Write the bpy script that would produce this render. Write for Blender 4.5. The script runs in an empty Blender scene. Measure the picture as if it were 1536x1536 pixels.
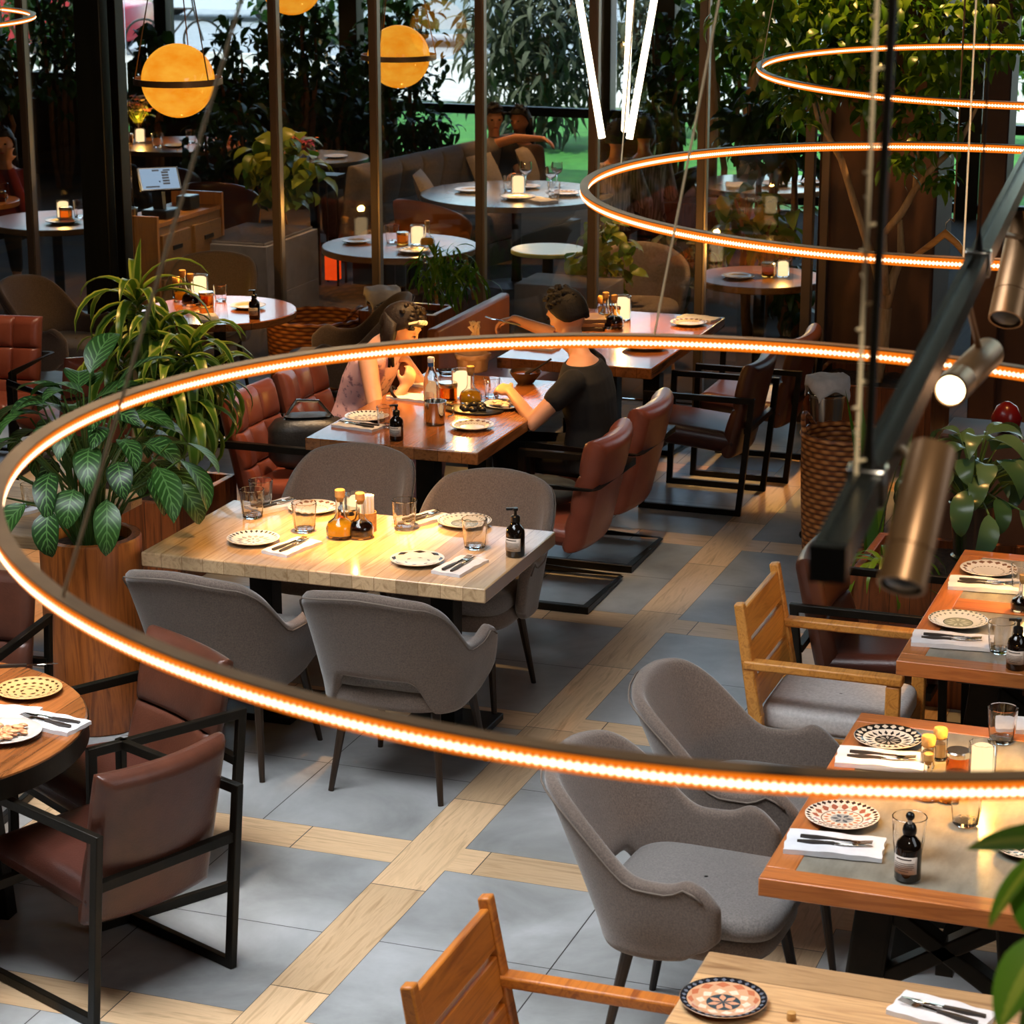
import bpy, bmesh, math, random
from mathutils import Vector, Matrix, Euler, Quaternion
PI = math.pi; R = math.radians
S = bpy.context.scene; COL = S.collection
rnd = random.Random(11)
V = Vector

# ---------------------------------------------------------------- camera (solved from the floor grid)
H, FPX, PITCH, YAW = 3.5, 3603.8, 0.2733, -0.343
FW = V((math.sin(YAW)*math.cos(PITCH), math.cos(YAW)*math.cos(PITCH), -math.sin(PITCH)))
RT = V((math.cos(YAW), -math.sin(YAW), 0)); UP = RT.cross(FW)
def ray(x, y): return FW*FPX + RT*(x-768) - UP*(y-768)
def at(x, y, z=0.0):                       # the point of the horizontal plane at height z
    d = ray(x, y); return V((0, 0, H)) + d*((z-H)/d.z)
def atv(x, y, yy):                         # the point of the vertical plane y = yy
    d = ray(x, y); return V((0, 0, H)) + d*(yy/d.y)
def tb(x, y): return at(x, y, .75)         # a spot on a table top

cam = bpy.data.cameras.new('camera'); cam.sensor_width = 36; cam.lens = 36*FPX/1536
cam.clip_start = .1; cam.clip_end = 300
co = bpy.data.objects.new('camera', cam); COL.objects.link(co)
co.matrix_world = Matrix(((RT.x, UP.x, -FW.x, 0), (RT.y, UP.y, -FW.y, 0), (RT.z, UP.z, -FW.z, H), (0, 0, 0, 1)))
cam.dof.use_dof = True; cam.dof.focus_distance = 9.5; cam.dof.aperture_fstop = 9
S.camera = co

# ---------------------------------------------------------------- scene graph helpers
def tag(o, label, cat, group=None, kind=None):
    o['label'] = label; o['category'] = cat
    if group: o['group'] = group
    if kind: o['kind'] = kind
    return o
def thing(name, label, cat, loc=(0, 0, 0), rz=0.0, group=None):
    o = bpy.data.objects.new(name, None); COL.objects.link(o); o.empty_display_size = .1
    o.location = loc; o.rotation_euler = (0, 0, rz)
    return tag(o, label, cat, group)
def kids(o): return [k for k in COL.objects if k.parent == o]
KIDS = {}
def dup(root, loc, rz=None, label=None, group=None, sc=None, rot=None):
    r = root.copy(); COL.objects.link(r); r.location = loc
    if rz is not None: r.rotation_euler = (0, 0, rz)
    if rot is not None: r.rotation_euler = rot
    if sc: r.scale = (sc, sc, sc)
    if label: r['label'] = label
    if group: r['group'] = group
    for ch in KIDS.get(root.name, []):
        c = ch.copy(); COL.objects.link(c); c.parent = r
        KIDS.setdefault(r.name, []).append(c)
        for g in KIDS.get(ch.name, []):
            d = g.copy(); COL.objects.link(d); d.parent = c
            KIDS.setdefault(c.name, []).append(d)
    return r
class Kit:
    """first call uses the original, later calls copy it"""
    def __init__(s, maker): s.maker = maker; s.root = None
    def __call__(s, loc, rz, label, group=None, sc=None, rot=None):
        if s.root is None:
            s.root = s.maker(); o = s.root
            o.location = loc; o.rotation_euler = rot if rot is not None else (0, 0, rz); o['label'] = label
            if sc: o.scale = (sc, sc, sc)
            if group: o['group'] = group
            return o
        return dup(s.root, loc, rz, label, group, sc if sc else 1.0, rot)

class MB:
    def __init__(s): s.v = []; s.f = []; s.uv = []
    def add(s, vs, fs, M=None, uv=None):
        b = len(s.v)
        for p in vs:
            p = V(p); s.v.append(M @ p if M else p)
        for i, f in enumerate(fs):
            s.f.append([b+k for k in f]); s.uv.append(uv[i] if uv else None)
        return s
    def box(s, c, d, M=None):
        x, y, z = d[0]/2, d[1]/2, d[2]/2
        vs = [V(c)+V((a*x, b*y, e*z)) for a in (-1, 1) for b in (-1, 1) for e in (-1, 1)]
        return s.add(vs, [(0,1,3,2),(4,6,7,5),(0,4,5,1),(2,3,7,6),(0,2,6,4),(1,5,7,3)], M)
    def bar(s, a, b, w, h, up=(0, 0, 1), w2=None, h2=None):
        a, b = V(a), V(b); d = (b-a).normalized(); up = V(up)
        if abs(d.dot(up)) > .98: up = V((0, 1, 0))
        x = d.cross(up).normalized(); y = x.cross(d)
        w2 = w if w2 is None else w2; h2 = h if h2 is None else h2
        vs = [a+x*i*w/2+y*j*h/2 for i, j in ((-1,-1),(1,-1),(1,1),(-1,1))]+[b+x*i*w2/2+y*j*h2/2 for i, j in ((-1,-1),(1,-1),(1,1),(-1,1))]
        return s.add(vs, [(3,2,1,0),(4,5,6,7),(0,1,5,4),(1,2,6,5),(2,3,7,6),(3,0,4,7)])
    def sweep(s, path, prof, closed=False, up=(0, 0, 1), rads=None, cap=True):
        P = [V(p) for p in path]; n = len(P); m = len(prof); rings = []; prev = None
        for i in range(n):
            if closed: t0 = (P[i]-P[i-1]).normalized(); t1 = (P[(i+1) % n]-P[i]).normalized()
            else:
                t0 = (P[i]-P[max(i-1, 0)]); t1 = (P[min(i+1, n-1)]-P[i])
                t0 = t0.normalized() if t0.length > 1e-9 else t1.normalized()
                t1 = t1.normalized() if t1.length > 1e-9 else t0
            t = (t0+t1); t = t.normalized() if t.length > 1e-6 else t1
            if prev is None:
                u = V(up)
                if abs(t.dot(u)) > .95: u = V((0, 1, 0)) if abs(t.y) < .9 else V((1, 0, 0))
                x = t.cross(u).normalized()
            else:
                x = prev - t*prev.dot(t); x = x.normalized() if x.length > 1e-6 else prev
            prev = x; y = x.cross(t).normalized()
            c = max(.35, math.sqrt(max(0, (1+t0.dot(t1))/2)))
            # mitre: stretch along the bend direction
            bend = (t1-t0); bend = bend.normalized() if bend.length > 1e-6 else None
            k = rads[i] if rads else 1.0; ring = []
            for a, b in prof:
                o = x*a*k+y*b*k
                if bend is not None: o += bend*o.dot(bend)*(1/c-1)
                ring.append(P[i]+o)
            rings.append(ring)
        vs = [q for r in rings for q in r]; fs = []
        for i in range(n if closed else n-1):
            j = (i+1) % n
            for k in range(m): fs.append((i*m+k, i*m+(k+1) % m, j*m+(k+1) % m, j*m+k))
        if not closed and cap: fs += [tuple(range(m))[::-1], tuple((n-1)*m+k for k in range(m))]
        return s.add(vs, fs)
    def tube(s, path, r, n=8, closed=False, cap=True):
        rr = r if isinstance(r, (list, tuple)) else None
        k = 1.0 if rr else r
        prof = [(k*math.cos(2*PI*i/n), k*math.sin(2*PI*i/n)) for i in range(n)]
        return s.sweep(path, prof, closed, rads=rr, cap=cap)
    def sq(s, path, w, h, closed=False):
        return s.sweep(path, [(-w/2,-h/2),(w/2,-h/2),(w/2,h/2),(-w/2,h/2)], closed)
    def lathe(s, prof, n=24, c=(0, 0, 0), M=None, fn=None, capb=True, capt=True):
        vs = []; fs = []; k = len(prof)
        for r, z in prof:
            for i in range(n):
                a = 2*PI*i/n; q = r*(fn(a, z) if fn else 1)
                vs.append((c[0]+q*math.cos(a), c[1]+q*math.sin(a), c[2]+z))
        for j in range(k-1):
            for i in range(n): fs.append((j*n+i, j*n+(i+1) % n, (j+1)*n+(i+1) % n, (j+1)*n+i))
        if capb: fs.append(tuple(range(n))[::-1])
        if capt: fs.append(tuple((k-1)*n+i for i in range(n)))
        return s.add(vs, fs, M)
    def grid(s, rows, M=None, closed=False, flip=False):
        m = len(rows[0]); vs = [p for r in rows for p in r]; fs = []
        for j in range(len(rows)-1):
            for i in range(m if closed else m-1):
                q = (j*m+i, j*m+(i+1) % m, (j+1)*m+(i+1) % m, (j+1)*m+i)
                fs.append(q[::-1] if flip else q)
        return s.add(vs, fs, M)
    def sphere(s, c, r, n=12, m=8, sc=(1, 1, 1), M=None):
        vs = []; fs = []
        for j in range(m+1):
            t = PI*j/m
            for i in range(n):
                a = 2*PI*i/n
                vs.append((c[0]+r*sc[0]*math.sin(t)*math.cos(a), c[1]+r*sc[1]*math.sin(t)*math.sin(a), c[2]+r*sc[2]*math.cos(t)))
        for j in range(m):
            for i in range(n): fs.append(((j+1)*n+i, (j+1)*n+(i+1) % n, j*n+(i+1) % n, j*n+i))
        return s.add(vs, fs, M)
    def slab(s, cx, cy, z0, z1, a, b, e=4.0, r=.02, n=40, M=None):   # superellipse cushion / disc
        rows = []
        def ring(k, z):
            o = []
            for i in range(n):
                t = 2*PI*i/n; c, q = math.cos(t), math.sin(t)
                o.append((cx+(a*k)*math.copysign(abs(c)**(2/e), c), cy+(b*k)*math.copysign(abs(q)**(2/e), q), z))
            return o
        f = r/min(a, b)
        for k, z in ((.02, z0), (.6, z0), (1-f, z0), (1-f*.3, z0+r*.3), (1, z0+r), (1, z1-r), (1-f*.3, z1-r*.3), (1-f, z1), (.6, z1+r*.15), (.02, z1+r*.25)):
            rows.append(ring(k, z))
        s.grid(rows, M, closed=True)
        return s
    def build(s, name, mat, parent=None, loc=(0, 0, 0), rz=0.0, smooth=35, bevel=0.0, subsurf=0, solid=0.0, rot=None):
        me = bpy.data.meshes.new(name); me.from_pydata([tuple(p) for p in s.v], [], s.f)
        if any(u is not None for u in s.uv):
            lay = me.uv_layers.new(name='UVMap'); i = 0
            for pi, p in enumerate(me.polygons):
                u = s.uv[pi]
                for k in range(p.loop_total): lay.data[p.loop_start+k].uv = u[k] if u else (0, 0)
        me.validate(); me.update()
        bm = bmesh.new(); bm.from_mesh(me)
        if not any(u is not None for u in s.uv): bmesh.ops.recalc_face_normals(bm, faces=bm.faces)
        bm.to_mesh(me); bm.free()
        if smooth:
            me.shade_smooth()
            if smooth < 180: me.set_sharp_from_angle(angle=R(smooth))
        for m in (mat if isinstance(mat, (list, tuple)) else [mat]): me.materials.append(m)
        o = bpy.data.objects.new(name, me); COL.objects.link(o)
        o.location = loc; o.rotation_euler = rot if rot is not None else (0, 0, rz)
        if solid:
            q = o.modifiers.new('solid', 'SOLIDIFY'); q.thickness = solid; q.offset = 0
        if bevel:
            q = o.modifiers.new('bevel', 'BEVEL'); q.width = bevel; q.segments = 2; q.limit_method = 'ANGLE'; q.angle_limit = R(40)
        if subsurf:
            q = o.modifiers.new('sub', 'SUBSURF'); q.levels = subsurf; q.render_levels = subsurf
        if parent is not None:
            o.parent = parent; KIDS.setdefault(parent.name, []).append(o)
        return o
def struct(o): o['kind'] = 'structure'; return o

# ---------------------------------------------------------------- materials
def lin(h):
    if not isinstance(h, str): return tuple(h)+((1,) if len(h) == 3 else ())
    h = h.lstrip('#'); o = []
    for i in (0, 2, 4):
        c = int(h[i:i+2], 16)/255; o.append(c/12.92 if c <= .04045 else ((c+.055)/1.055)**2.4)
    return (*o, 1)
class NT:
    def __init__(s, name):
        s.m = bpy.data.materials.new(name); s.m.use_nodes = True; s.t = s.m.node_tree; s.t.nodes.clear()
        s.out = s.t.nodes.new('ShaderNodeOutputMaterial')
    def n(s, typ, **kw):
        q = s.t.nodes.new('ShaderNode'+typ)
        for k, v in kw.items():
            if k[0] == '_': q.inputs[k[1:].replace('_', ' ')].default_value = v
            else: setattr(q, k, v)
        return q
    def l(s, a, b): s.t.links.new(a, b)
    def math(s, op, a, b=None, c=None):
        q = s.n('Math', operation=op)
        for i, x in enumerate((a, b, c)):
            if x is None: continue
            if isinstance(x, (int, float)): q.inputs[i].default_value = x
            else: s.l(x, q.inputs[i])
        return q.outputs[0]
    def mix(s, f, a, b):
        q = s.n('Mix', data_type='RGBA')
        for sock, x in ((q.inputs[0], f), (q.inputs[6], a), (q.inputs[7], b)):
            if isinstance(x, (int, float)): sock.default_value = x
            elif isinstance(x, tuple): sock.default_value = x
            else: s.l(x, sock)
        return q.outputs[2]
    def coord(s, kind='Object', scale=(1, 1, 1), rot=(0, 0, 0)):
        t = s.n('TexCoord'); m = s.n('Mapping'); m.inputs['Scale'].default_value = scale; m.inputs['Rotation'].default_value = rot
        s.l(t.outputs[kind], m.inputs[0]); return m.outputs[0]
    def noise(s, vec, scale, detail=4, rough=.55, dist=0):
        q = s.n('TexNoise'); q.inputs['Scale'].default_value = scale; q.inputs['Detail'].default_value = detail
        q.inputs['Roughness'].default_value = rough; q.inputs['Distortion'].default_value = dist
        s.l(vec, q.inputs['Vector']); return q.outputs['Fac']
    def ramp(s, f, stops):
        q = s.n('ValToRGB'); e = q.color_ramp.elements
        while len(e) < len(stops): e.new(.5)
        for i, (p, c) in enumerate(stops): e[i].position = p; e[i].color = c
        s.l(f, q.inputs[0]); return q.outputs[0]
    def bsdf(s, col=None, rough=.5, metal=0, spec=.5, trans=0, ior=1.45, emis=None, es=0, sheen=0, coat=0, alpha=1):
        q = s.n('BsdfPrincipled')
        def put(k, x):
            if x is None: return
            if isinstance(x, (int, float, tuple)): q.inputs[k].default_value = x
            else: s.l(x, q.inputs[k])
        put('Base Color', col); put('Roughness', rough); put('Metallic', metal); put('Specular IOR Level', spec)
        put('Transmission Weight', trans); put('IOR', ior); put('Sheen Weight', sheen); put('Coat Weight', coat)
        if emis is not None: put('Emission Color', emis); put('Emission Strength', es)
        s.l(q.outputs[0], s.out.inputs[0]); return q
    def bump(s, q, h, strength=.3, dist=.01):
        b = s.n('Bump'); b.inputs['Strength'].default_value = strength; b.inputs['Distance'].default_value = dist
        s.l(h, b.inputs['Height']); s.l(b.outputs[0], q.inputs['Normal'])

def simple(name, c, rough=.5, metal=0, c2=None, scale=6, stretch=(1, 1, 1), bump=0, bscale=80, lo=.35, hi=.65, **kw):
    t = NT(name); col = lin(c)
    vec = t.coord(scale=stretch)
    if c2: col = t.ramp(t.noise(vec, scale, 5, .6), [(lo, lin(c)), (hi, lin(c2))])
    q = t.bsdf(col, rough, metal, **kw)
    if bump: t.bump(q, t.noise(t.coord(), bscale, 3), bump, .004)
    return t.m
def wood(name, dark, light, axis='x', fine=1.0, rough=.4, plank=0, paxis='y', coat=0, dis=1.2, seamc='#1d120a'):
    t = NT(name); k = 14*fine
    st = {'x': (.9, k, k), 'y': (k, .9, k), 'z': (k, k, .9)}[axis]
    vec = t.coord(scale=st)
    f = t.noise(vec, 1.6, 6, .62, dis)
    col = t.ramp(f, [(.3, lin(dark)), (.52, lin(light)), (.72, lin(dark))])
    if plank:
        g = t.n('SeparateXYZ'); t.l(t.coord(), g.inputs[0])
        c = t.math('DIVIDE', g.outputs['XYZ'.index(paxis.upper())], plank)
        w = t.n('TexWhiteNoise', noise_dimensions='1D'); t.l(t.math('FLOOR', c), w.inputs['W'])
        hs = t.n('HueSaturation'); t.l(t.math('MULTIPLY_ADD', w.outputs[0], .5, .75), hs.inputs['Value']); t.l(col, hs.inputs['Color'])
        col = hs.outputs[0]
        fr = t.math('FRACT', c); seam = t.math('LESS_THAN', t.math('ABSOLUTE', t.math('SUBTRACT', fr, .5)), .488)
        col = t.mix(seam, lin(seamc), col)
    q = t.bsdf(col, rough, coat=coat)
    t.bump(q, f, .15, .002)
    return t.m
def leafmat(name, c, c2, pattern=None, c3=None, rough=.4, tl=.3):
    t = NT(name); geo = t.n('NewGeometry')
    col = t.mix(geo.outputs['Random Per Island'], lin(c), lin(c2))
    if pattern:
        uv = t.n('TexCoord'); g = t.n('SeparateXYZ'); t.l(uv.outputs['UV'], g.inputs[0])
        au = t.math('ABSOLUTE', t.math('SUBTRACT', g.outputs[0], .5))
        if pattern == 'edge': f = t.math('GREATER_THAN', au, .3)
        elif pattern == 'mid': f = t.math('LESS_THAN', au, .13)
        else:
            w = t.math('SINE', t.math('MULTIPLY', t.math('SUBTRACT', g.outputs[1], t.math('MULTIPLY', au, .55)), 48))
            f = t.math('MAXIMUM', t.math('MULTIPLY', t.math('GREATER_THAN', w, .62), t.math('LESS_THAN', au, .42)), t.math('LESS_THAN', au, .025))
        col = t.mix(f, col, lin(c3))
    q = t.bsdf(col, rough)
    tr = t.n('BsdfTranslucent'); t.l(col, tr.inputs[0])
    mx = t.n('MixShader'); mx.inputs[0].default_value = tl
    t.l(q.outputs[0], mx.inputs[1]); t.l(tr.outputs[0], mx.inputs[2]); t.l(mx.outputs[0], t.out.inputs[0])
    return t.m
def emit(name, c, s):
    t = NT(name); e = t.n('Emission'); e.inputs[0].default_value = lin(c); e.inputs[1].default_value = s
    t.l(e.outputs[0], t.out.inputs[0]); return t.m
def pane(name, tint='#ffffff', refl=.09):
    t = NT(name); a = t.n('BsdfTransparent'); a.inputs[0].default_value = lin(tint)
    g = t.n('BsdfGlossy'); g.inputs['Roughness'].default_value = .02
    fr = t.n('Fresnel'); fr.inputs[0].default_value = 1.5
    m = t.n('MixShader'); t.l(t.math('MAXIMUM', fr.outputs[0], refl), m.inputs[0])
    t.l(a.outputs[0], m.inputs[1]); t.l(g.outputs[0], m.inputs[2]); t.l(m.outputs[0], t.out.inputs[0]); return t.m
def platemat(name, base, bands):
    """bands: (r0, r1, n, duty, colour) painted decoration of the glaze; n = 0 is a full ring"""
    t = NT(name); tc = t.n('TexCoord'); g = t.n('SeparateXYZ'); t.l(tc.outputs['Object'], g.inputs[0])
    x, y = g.outputs[0], g.outputs[1]
    r = t.math('SQRT', t.math('ADD', t.math('MULTIPLY', x, x), t.math('MULTIPLY', y, y)))
    a = t.math('MULTIPLY', t.math('ARCTAN2', y, x), 1/(2*PI))
    col = lin(base)
    for r0, r1, n, duty, c in bands:
        f = t.math('MULTIPLY', t.math('GREATER_THAN', r, r0), t.math('LESS_THAN', r, r1))
        if n:
            ph = t.math('FRACT', t.math('MULTIPLY_ADD', a, n, r0*97))
            # petals: width falls off towards the band's edges
            mid = t.math('ABSOLUTE', t.math('DIVIDE', t.math('SUBTRACT', r, (r0+r1)/2), (r1-r0)/2))
            wd = t.math('MULTIPLY', t.math('SUBTRACT', 1.05, mid), duty/2)
            f = t.math('MULTIPLY', f, t.math('LESS_THAN', t.math('ABSOLUTE', t.math('SUBTRACT', ph, .5)), wd))
        col = t.mix(f, col, lin(c))
    t.bsdf(col, .18); return t.m
# ---------------------------------------------------------------- material library
def floor_mat():
    t = NT('tile_floor'); vec = t.coord(); g = t.n('SeparateXYZ'); t.l(vec, g.inputs[0])
    P, W = 1.398, .205
    u0 = t.math('ADD', g.outputs[0], 3.054+P*20); v0 = t.math('ADD', g.outputs[1], -6.078+W+P*20)
    u = t.math('MULTIPLY', t.math('FRACT', t.math('DIVIDE', u0, P)), P)
    v = t.math('MULTIPLY', t.math('FRACT', t.math('DIVIDE', v0, P)), P)
    su = t.math('LESS_THAN', u, W); sv = t.math('LESS_THAN', v, W)
    wood_m = t.math('MAXIMUM', su, sv)
    def seam(x, w=.0022): return t.math('LESS_THAN', t.math('ABSOLUTE', x), w)
    half = (P-W)/2+W
    s1 = seam(t.math('SUBTRACT', u, W)); s2 = seam(t.math('SUBTRACT', v, W)); s3 = seam(t.math('SUBTRACT', u, half)); s4 = seam(t.math('SUBTRACT', v, half))
    s5 = seam(u); s6 = seam(v)
    tile_s = t.math('MAXIMUM', t.math('MAXIMUM', s1, s2), t.math('MAXIMUM', s3, s4))
    tile_s = t.math('MULTIPLY', tile_s, t.math('SUBTRACT', 1, wood_m))
    # plank ends every 0.815 m
    pa = t.math('FRACT', t.math('DIVIDE', t.math('ADD', g.outputs[1], -6.27+.815*40), .815)); pb = t.math('FRACT', t.math('DIVIDE', t.math('ADD', g.outputs[0], 3.45+.699*40), .699))
    ja = t.math('MULTIPLY', su, t.math('LESS_THAN', pa, .005)); jb = t.math('MULTIPLY', t.math('MULTIPLY', sv, t.math('SUBTRACT', 1, su)), t.math('LESS_THAN', pb, .006))
    edge = t.math('MULTIPLY', t.math('MAXIMUM', s5, t.math('MULTIPLY', s6, t.math('SUBTRACT', 1, su))), 1)
    dark = t.math('MAXIMUM', t.math('MAXIMUM', tile_s, edge), t.math('MAXIMUM', ja, jb))
    cl = t.noise(t.coord(scale=(1, 1, 1)), 2.2, 8, .62, .4)
    tile = t.ramp(cl, [(.3, lin('#7c7c7b')), (.5, lin('#989998')), (.72, lin('#b0b1b2'))])
    ga = t.noise(t.coord(scale=(22, 1.6, 1)), 1.5, 5, .6, 1.0); gb = t.noise(t.coord(scale=(1.6, 22, 1)), 1.5, 5, .6, 1.0)
    st = [(.3, lin('#b08d66')), (.5, lin('#d8b68f')), (.72, lin('#c29f78'))]
    w = t.mix(su, t.ramp(gb, st), t.ramp(ga, st))
    wn = t.n('TexWhiteNoise', noise_dimensions='2D'); cb = t.n('CombineXYZ')
    t.l(t.math('FLOOR', t.math('DIVIDE', t.math('ADD', g.outputs[1], -6.27+.815*40), .815)), cb.inputs[0]); t.l(t.math('FLOOR', t.math('DIVIDE', t.math('ADD', g.outputs[0], 3.45+.699*40), .699)), cb.inputs[1])
    t.l(cb.outputs[0], wn.inputs['Vector'])
    hs = t.n('HueSaturation'); t.l(w, hs.inputs['Color']); t.l(t.math('MULTIPLY_ADD', wn.outputs[0], .35, .8), hs.inputs['Value'])
    col = t.mix(wood_m, tile, hs.outputs[0]); col = t.mix(dark, col, lin('#26211d'))
    ro = t.math('ADD', t.math('MULTIPLY', cl, .12), .27)
    q = t.bsdf(col, ro)
    t.bump(q, t.math('ADD', t.math('MULTIPLY', cl, .3), t.math('MULTIPLY', dark, -1)), .25, .003)
    return t.m
def tuft_leather(name, c, c2, rough=.35):
    return simple(name, c, rough, c2=c2, scale=5, bump=.25, bscale=160, lo=.3, hi=.7)
def wicker_mat():
    t = NT('wicker'); g = t.n('SeparateXYZ'); t.l(t.coord(), g.inputs[0])
    a = t.math('MULTIPLY', t.math('ARCTAN2', g.outputs[1], g.outputs[0]), 18)
    row = t.math('MULTIPLY', g.outputs[2], 2*PI/.026)
    par = t.math('MULTIPLY', t.math('FLOOR', t.math('DIVIDE', g.outputs[2], .026)), PI)
    h = t.math('MULTIPLY', t.math('ABSOLUTE', t.math('SINE', t.math('MULTIPLY', row, .5))), t.math('MULTIPLY_ADD', t.math('SINE', t.math('ADD', a, par)), .35, .65))
    h = t.math('ADD', h, t.math('MULTIPLY', t.noise(t.coord(), 40, 3), .3))
    q = t.bsdf(t.ramp(h, [(.15, lin('#3f1d0b')), (.55, lin('#a05a28')), (1, lin('#d08a48'))]), .5)
    t.bump(q, h, .6, .006); return t.m
MT = {}
MT['floor'] = floor_mat()
MT['plaster'] = simple('dark_plaster', '#4a3f35', .9, c2='#3d342c', scale=3)
MT['ceil'] = simple('ceiling_paint', '#3a332c', .9)
MT['black'] = simple('black_metal', '#17150f', .42, .6, c2='#221c14', scale=9, bump=.1)
MT['bronze'] = simple('bronze_metal', '#8f6c48', .38, .55, c2='#785838', scale=5)
MT['mull'] = simple('mullion_metal', '#6b5a4c', .45, .3)
MT['mullside'] = simple('mullion_strip', '#9a8a7a', .35, .6)
MT['steel'] = simple('brushed_steel', '#b9b4ac', .22, 1)
MT['chrome'] = simple('polished_steel', '#d9d6d0', .12, 1)
MT['grey_cloth'] = simple('grey_weave', '#75655a', .95, c2='#564941', scale=170, bump=.35, bscale=260, sheen=.35, lo=.3, hi=.7)
MT['seat_cloth_lit'] = simple('lit_seat_weave', '#77716d', .9, c2='#5f5a57', scale=170, bump=.3, bscale=260, sheen=.2)  # chair weave made paler and cooler for light reflected off the seats
MT['piping'] = simple('seam_piping', '#6b5e54', .9)
MT['cush'] = simple('pale_cushion', '#c3bdb9', .9, c2='#aea8a4', scale=90, bump=.2, bscale=200)
MT['leather'] = tuft_leather('brown_leather', '#42241a', '#5e3525', .34)
MT['leather_red'] = tuft_leather('chestnut_leather', '#7a3826', '#944f38', .3)
MT['leather_dark'] = tuft_leather('dark_leather', '#351c15', '#4d2a22', .3)
MT['leather_tan'] = tuft_leather('tan_leather', '#8a4a1a', '#a35d24', .4)
MT['dwood'] = wood('dark_leg_wood', '#1c130d', '#2e2015', 'z', 1, .4)
MT['teak'] = wood('teak', '#9a5f22', '#c98a3e', 'x', 1.2, .42)
MT['teak_dark'] = wood('oiled_teak', '#7d3f10', '#b36a22', 'x', 1.2, .42)
MT['oak'] = wood('pale_oak_top', '#a5845f', '#cbaa82', 'y', 1.0, .16, plank=.092, paxis='x', coat=.4, seamc='#8d6c4a')
MT['oak_rough'] = wood('rough_oak_top', '#8f6a45', '#c19c70', 'x', .8, .4, plank=.14, paxis='y', dis=2, seamc='#6b4d30')
MT['walnut'] = wood('walnut_top', '#693c1d', '#965c30', 'y', 1.0, .22, plank=.12, paxis='x', coat=.3, seamc='#5f371c')
MT['redwood'] = wood('red_border_wood', '#8c4a20', '#b96f38', 'x', 1.0, .3, coat=.2)
MT['redwood_y'] = wood('red_border_wood_long', '#8c4a20', '#b96f38', 'y', 1.0, .3, coat=.2)
MT['slate'] = simple('grey_inlay', '#757064', .28, c2='#8f8a7c', scale=7, bump=.12, bscale=30, stretch=(3, 1, 1))
MT['planter'] = wood('planter_wood', '#4f2611', '#8a4a22', 'z', .9, .38, plank=.085, paxis='x')
MT['pot'] = wood('pot_wood', '#562609', '#b0622a', 'z', .8, .36)
MT['counter'] = wood('counter_wood', '#8a4f1c', '#b8742c', 'z', .8, .45)
MT['counter_x'] = wood('counter_drawer_wood', '#6b4418', '#8f6228', 'x', .8, .5)
MT['soil'] = simple('potting_soil', '#1d130c', .95, c2='#4b3626', scale=40, bump=1, bscale=50)
MT['concrete'] = simple('grey_concrete', '#84796f', .8, c2='#6d635a', scale=4, bump=.2, bscale=30)
MT['darkbrown'] = simple('brown_column_paint', '#54392a', .5, c2='#442d20', scale=2)
MT['greycol'] = simple('dark_column_metal', '#2a2b26', .35, .4, c2='#34332c', scale=2, stretch=(6, 6, .6))
MT['linen'] = simple('white_linen', '#d9d4cf', .85, c2='#c9c4c0', scale=30, bump=.15, bscale=120)
MT['napkin'] = simple('paper_napkin', '#dcdcdf', .8, c2='#cfcfd4', scale=20)
MT['knifehandle'] = simple('dark_handle', '#2c2622', .4)
MT['brown_glass'] = simple('brown_bottle_glass', '#120c08', .08, spec=.6)
MT['label'] = simple('paper_label', '#c9beb2', .7, c2='#b9ada1', scale=14)
MT['ink'] = simple('label_ink', '#4a4440', .7)
MT['pump'] = simple('black_plastic', '#0d0c0b', .3)
MT['cork'] = simple('cork', '#c99c5c', .8, c2='#a87b42', scale=60)
def glassm(name, c, rough=.02):
    t = NT(name); t.bsdf(lin(c), rough, trans=1, ior=1.4); return t.m
MT['glass'] = glassm('clear_glass', '#ffffff')
MT['oil'] = simple('olive_oil', '#f2b01c', .08)
MT['vinegar'] = simple('dark_vinegar', '#1a0905', .1)
MT['amber'] = glassm('amber_jar', '#e8a24a')
MT['candle'] = emit('lit_candle_glass', '#ffd9a0', 1.6)
MT['straws'] = simple('wooden_picks', '#e6c795', .7, c2='#c8a468', scale=80, stretch=(1, 1, .1))
MT['ceramic'] = simple('white_ceramic', '#d8d3cb', .25)
MT['tfloor'] = wood('terrace_darkening_wood', '#2b1d13', '#40301f', 'y', .8, .9, plank=.18, paxis='x')
MT['twine'] = simple('pale_twine', '#e6cfa6', .8)
MT['wicker'] = wicker_mat()
MT['pane'] = pane('window_glass'); MT['pane_out'] = pane('facade_glass', '#eef4f2', .05)
MT['globe'] = None
MT['skin'] = simple('skin_tone', '#d59b78', .5, c2='#cc8f6c', scale=6)
MT['skin2'] = simple('skin_tone_warm', '#b97c58', .5)
MT['hair'] = simple('dark_hair', '#070505', .7, c2='#110c0a', scale=20, stretch=(8, 8, 1), bump=.8, bscale=50)
MT['hair_b'] = simple('brown_hair', '#120a06', .6, c2='#24150b', scale=20, stretch=(8, 8, 1), bump=.8, bscale=50)
MT['tee'] = simple('black_cotton', '#131110', .9, c2='#1c1917', scale=30, bump=.3, bscale=20)
MT['pants'] = simple('black_trousers', '#0f0f10', .9)
MT['dress'] = simple('pink_patterned_cloth', '#e8b4b2', .8, c2='#8a5f70', scale=26, lo=.54, hi=.66, bump=.3, bscale=30)
MT['eyes'] = simple('eye_dark', '#1a0f0a', .2); MT['lips'] = simple('lip_tone', '#a8574a', .5)
MT['grass'] = simple('lawn_grass', '#2f6a24', .95, c2='#478a33', scale=6, bump=.6, bscale=200)
MT['pave'] = simple('pale_paving', '#c9c3b8', .9, c2='#b3ada2', scale=4)
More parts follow.
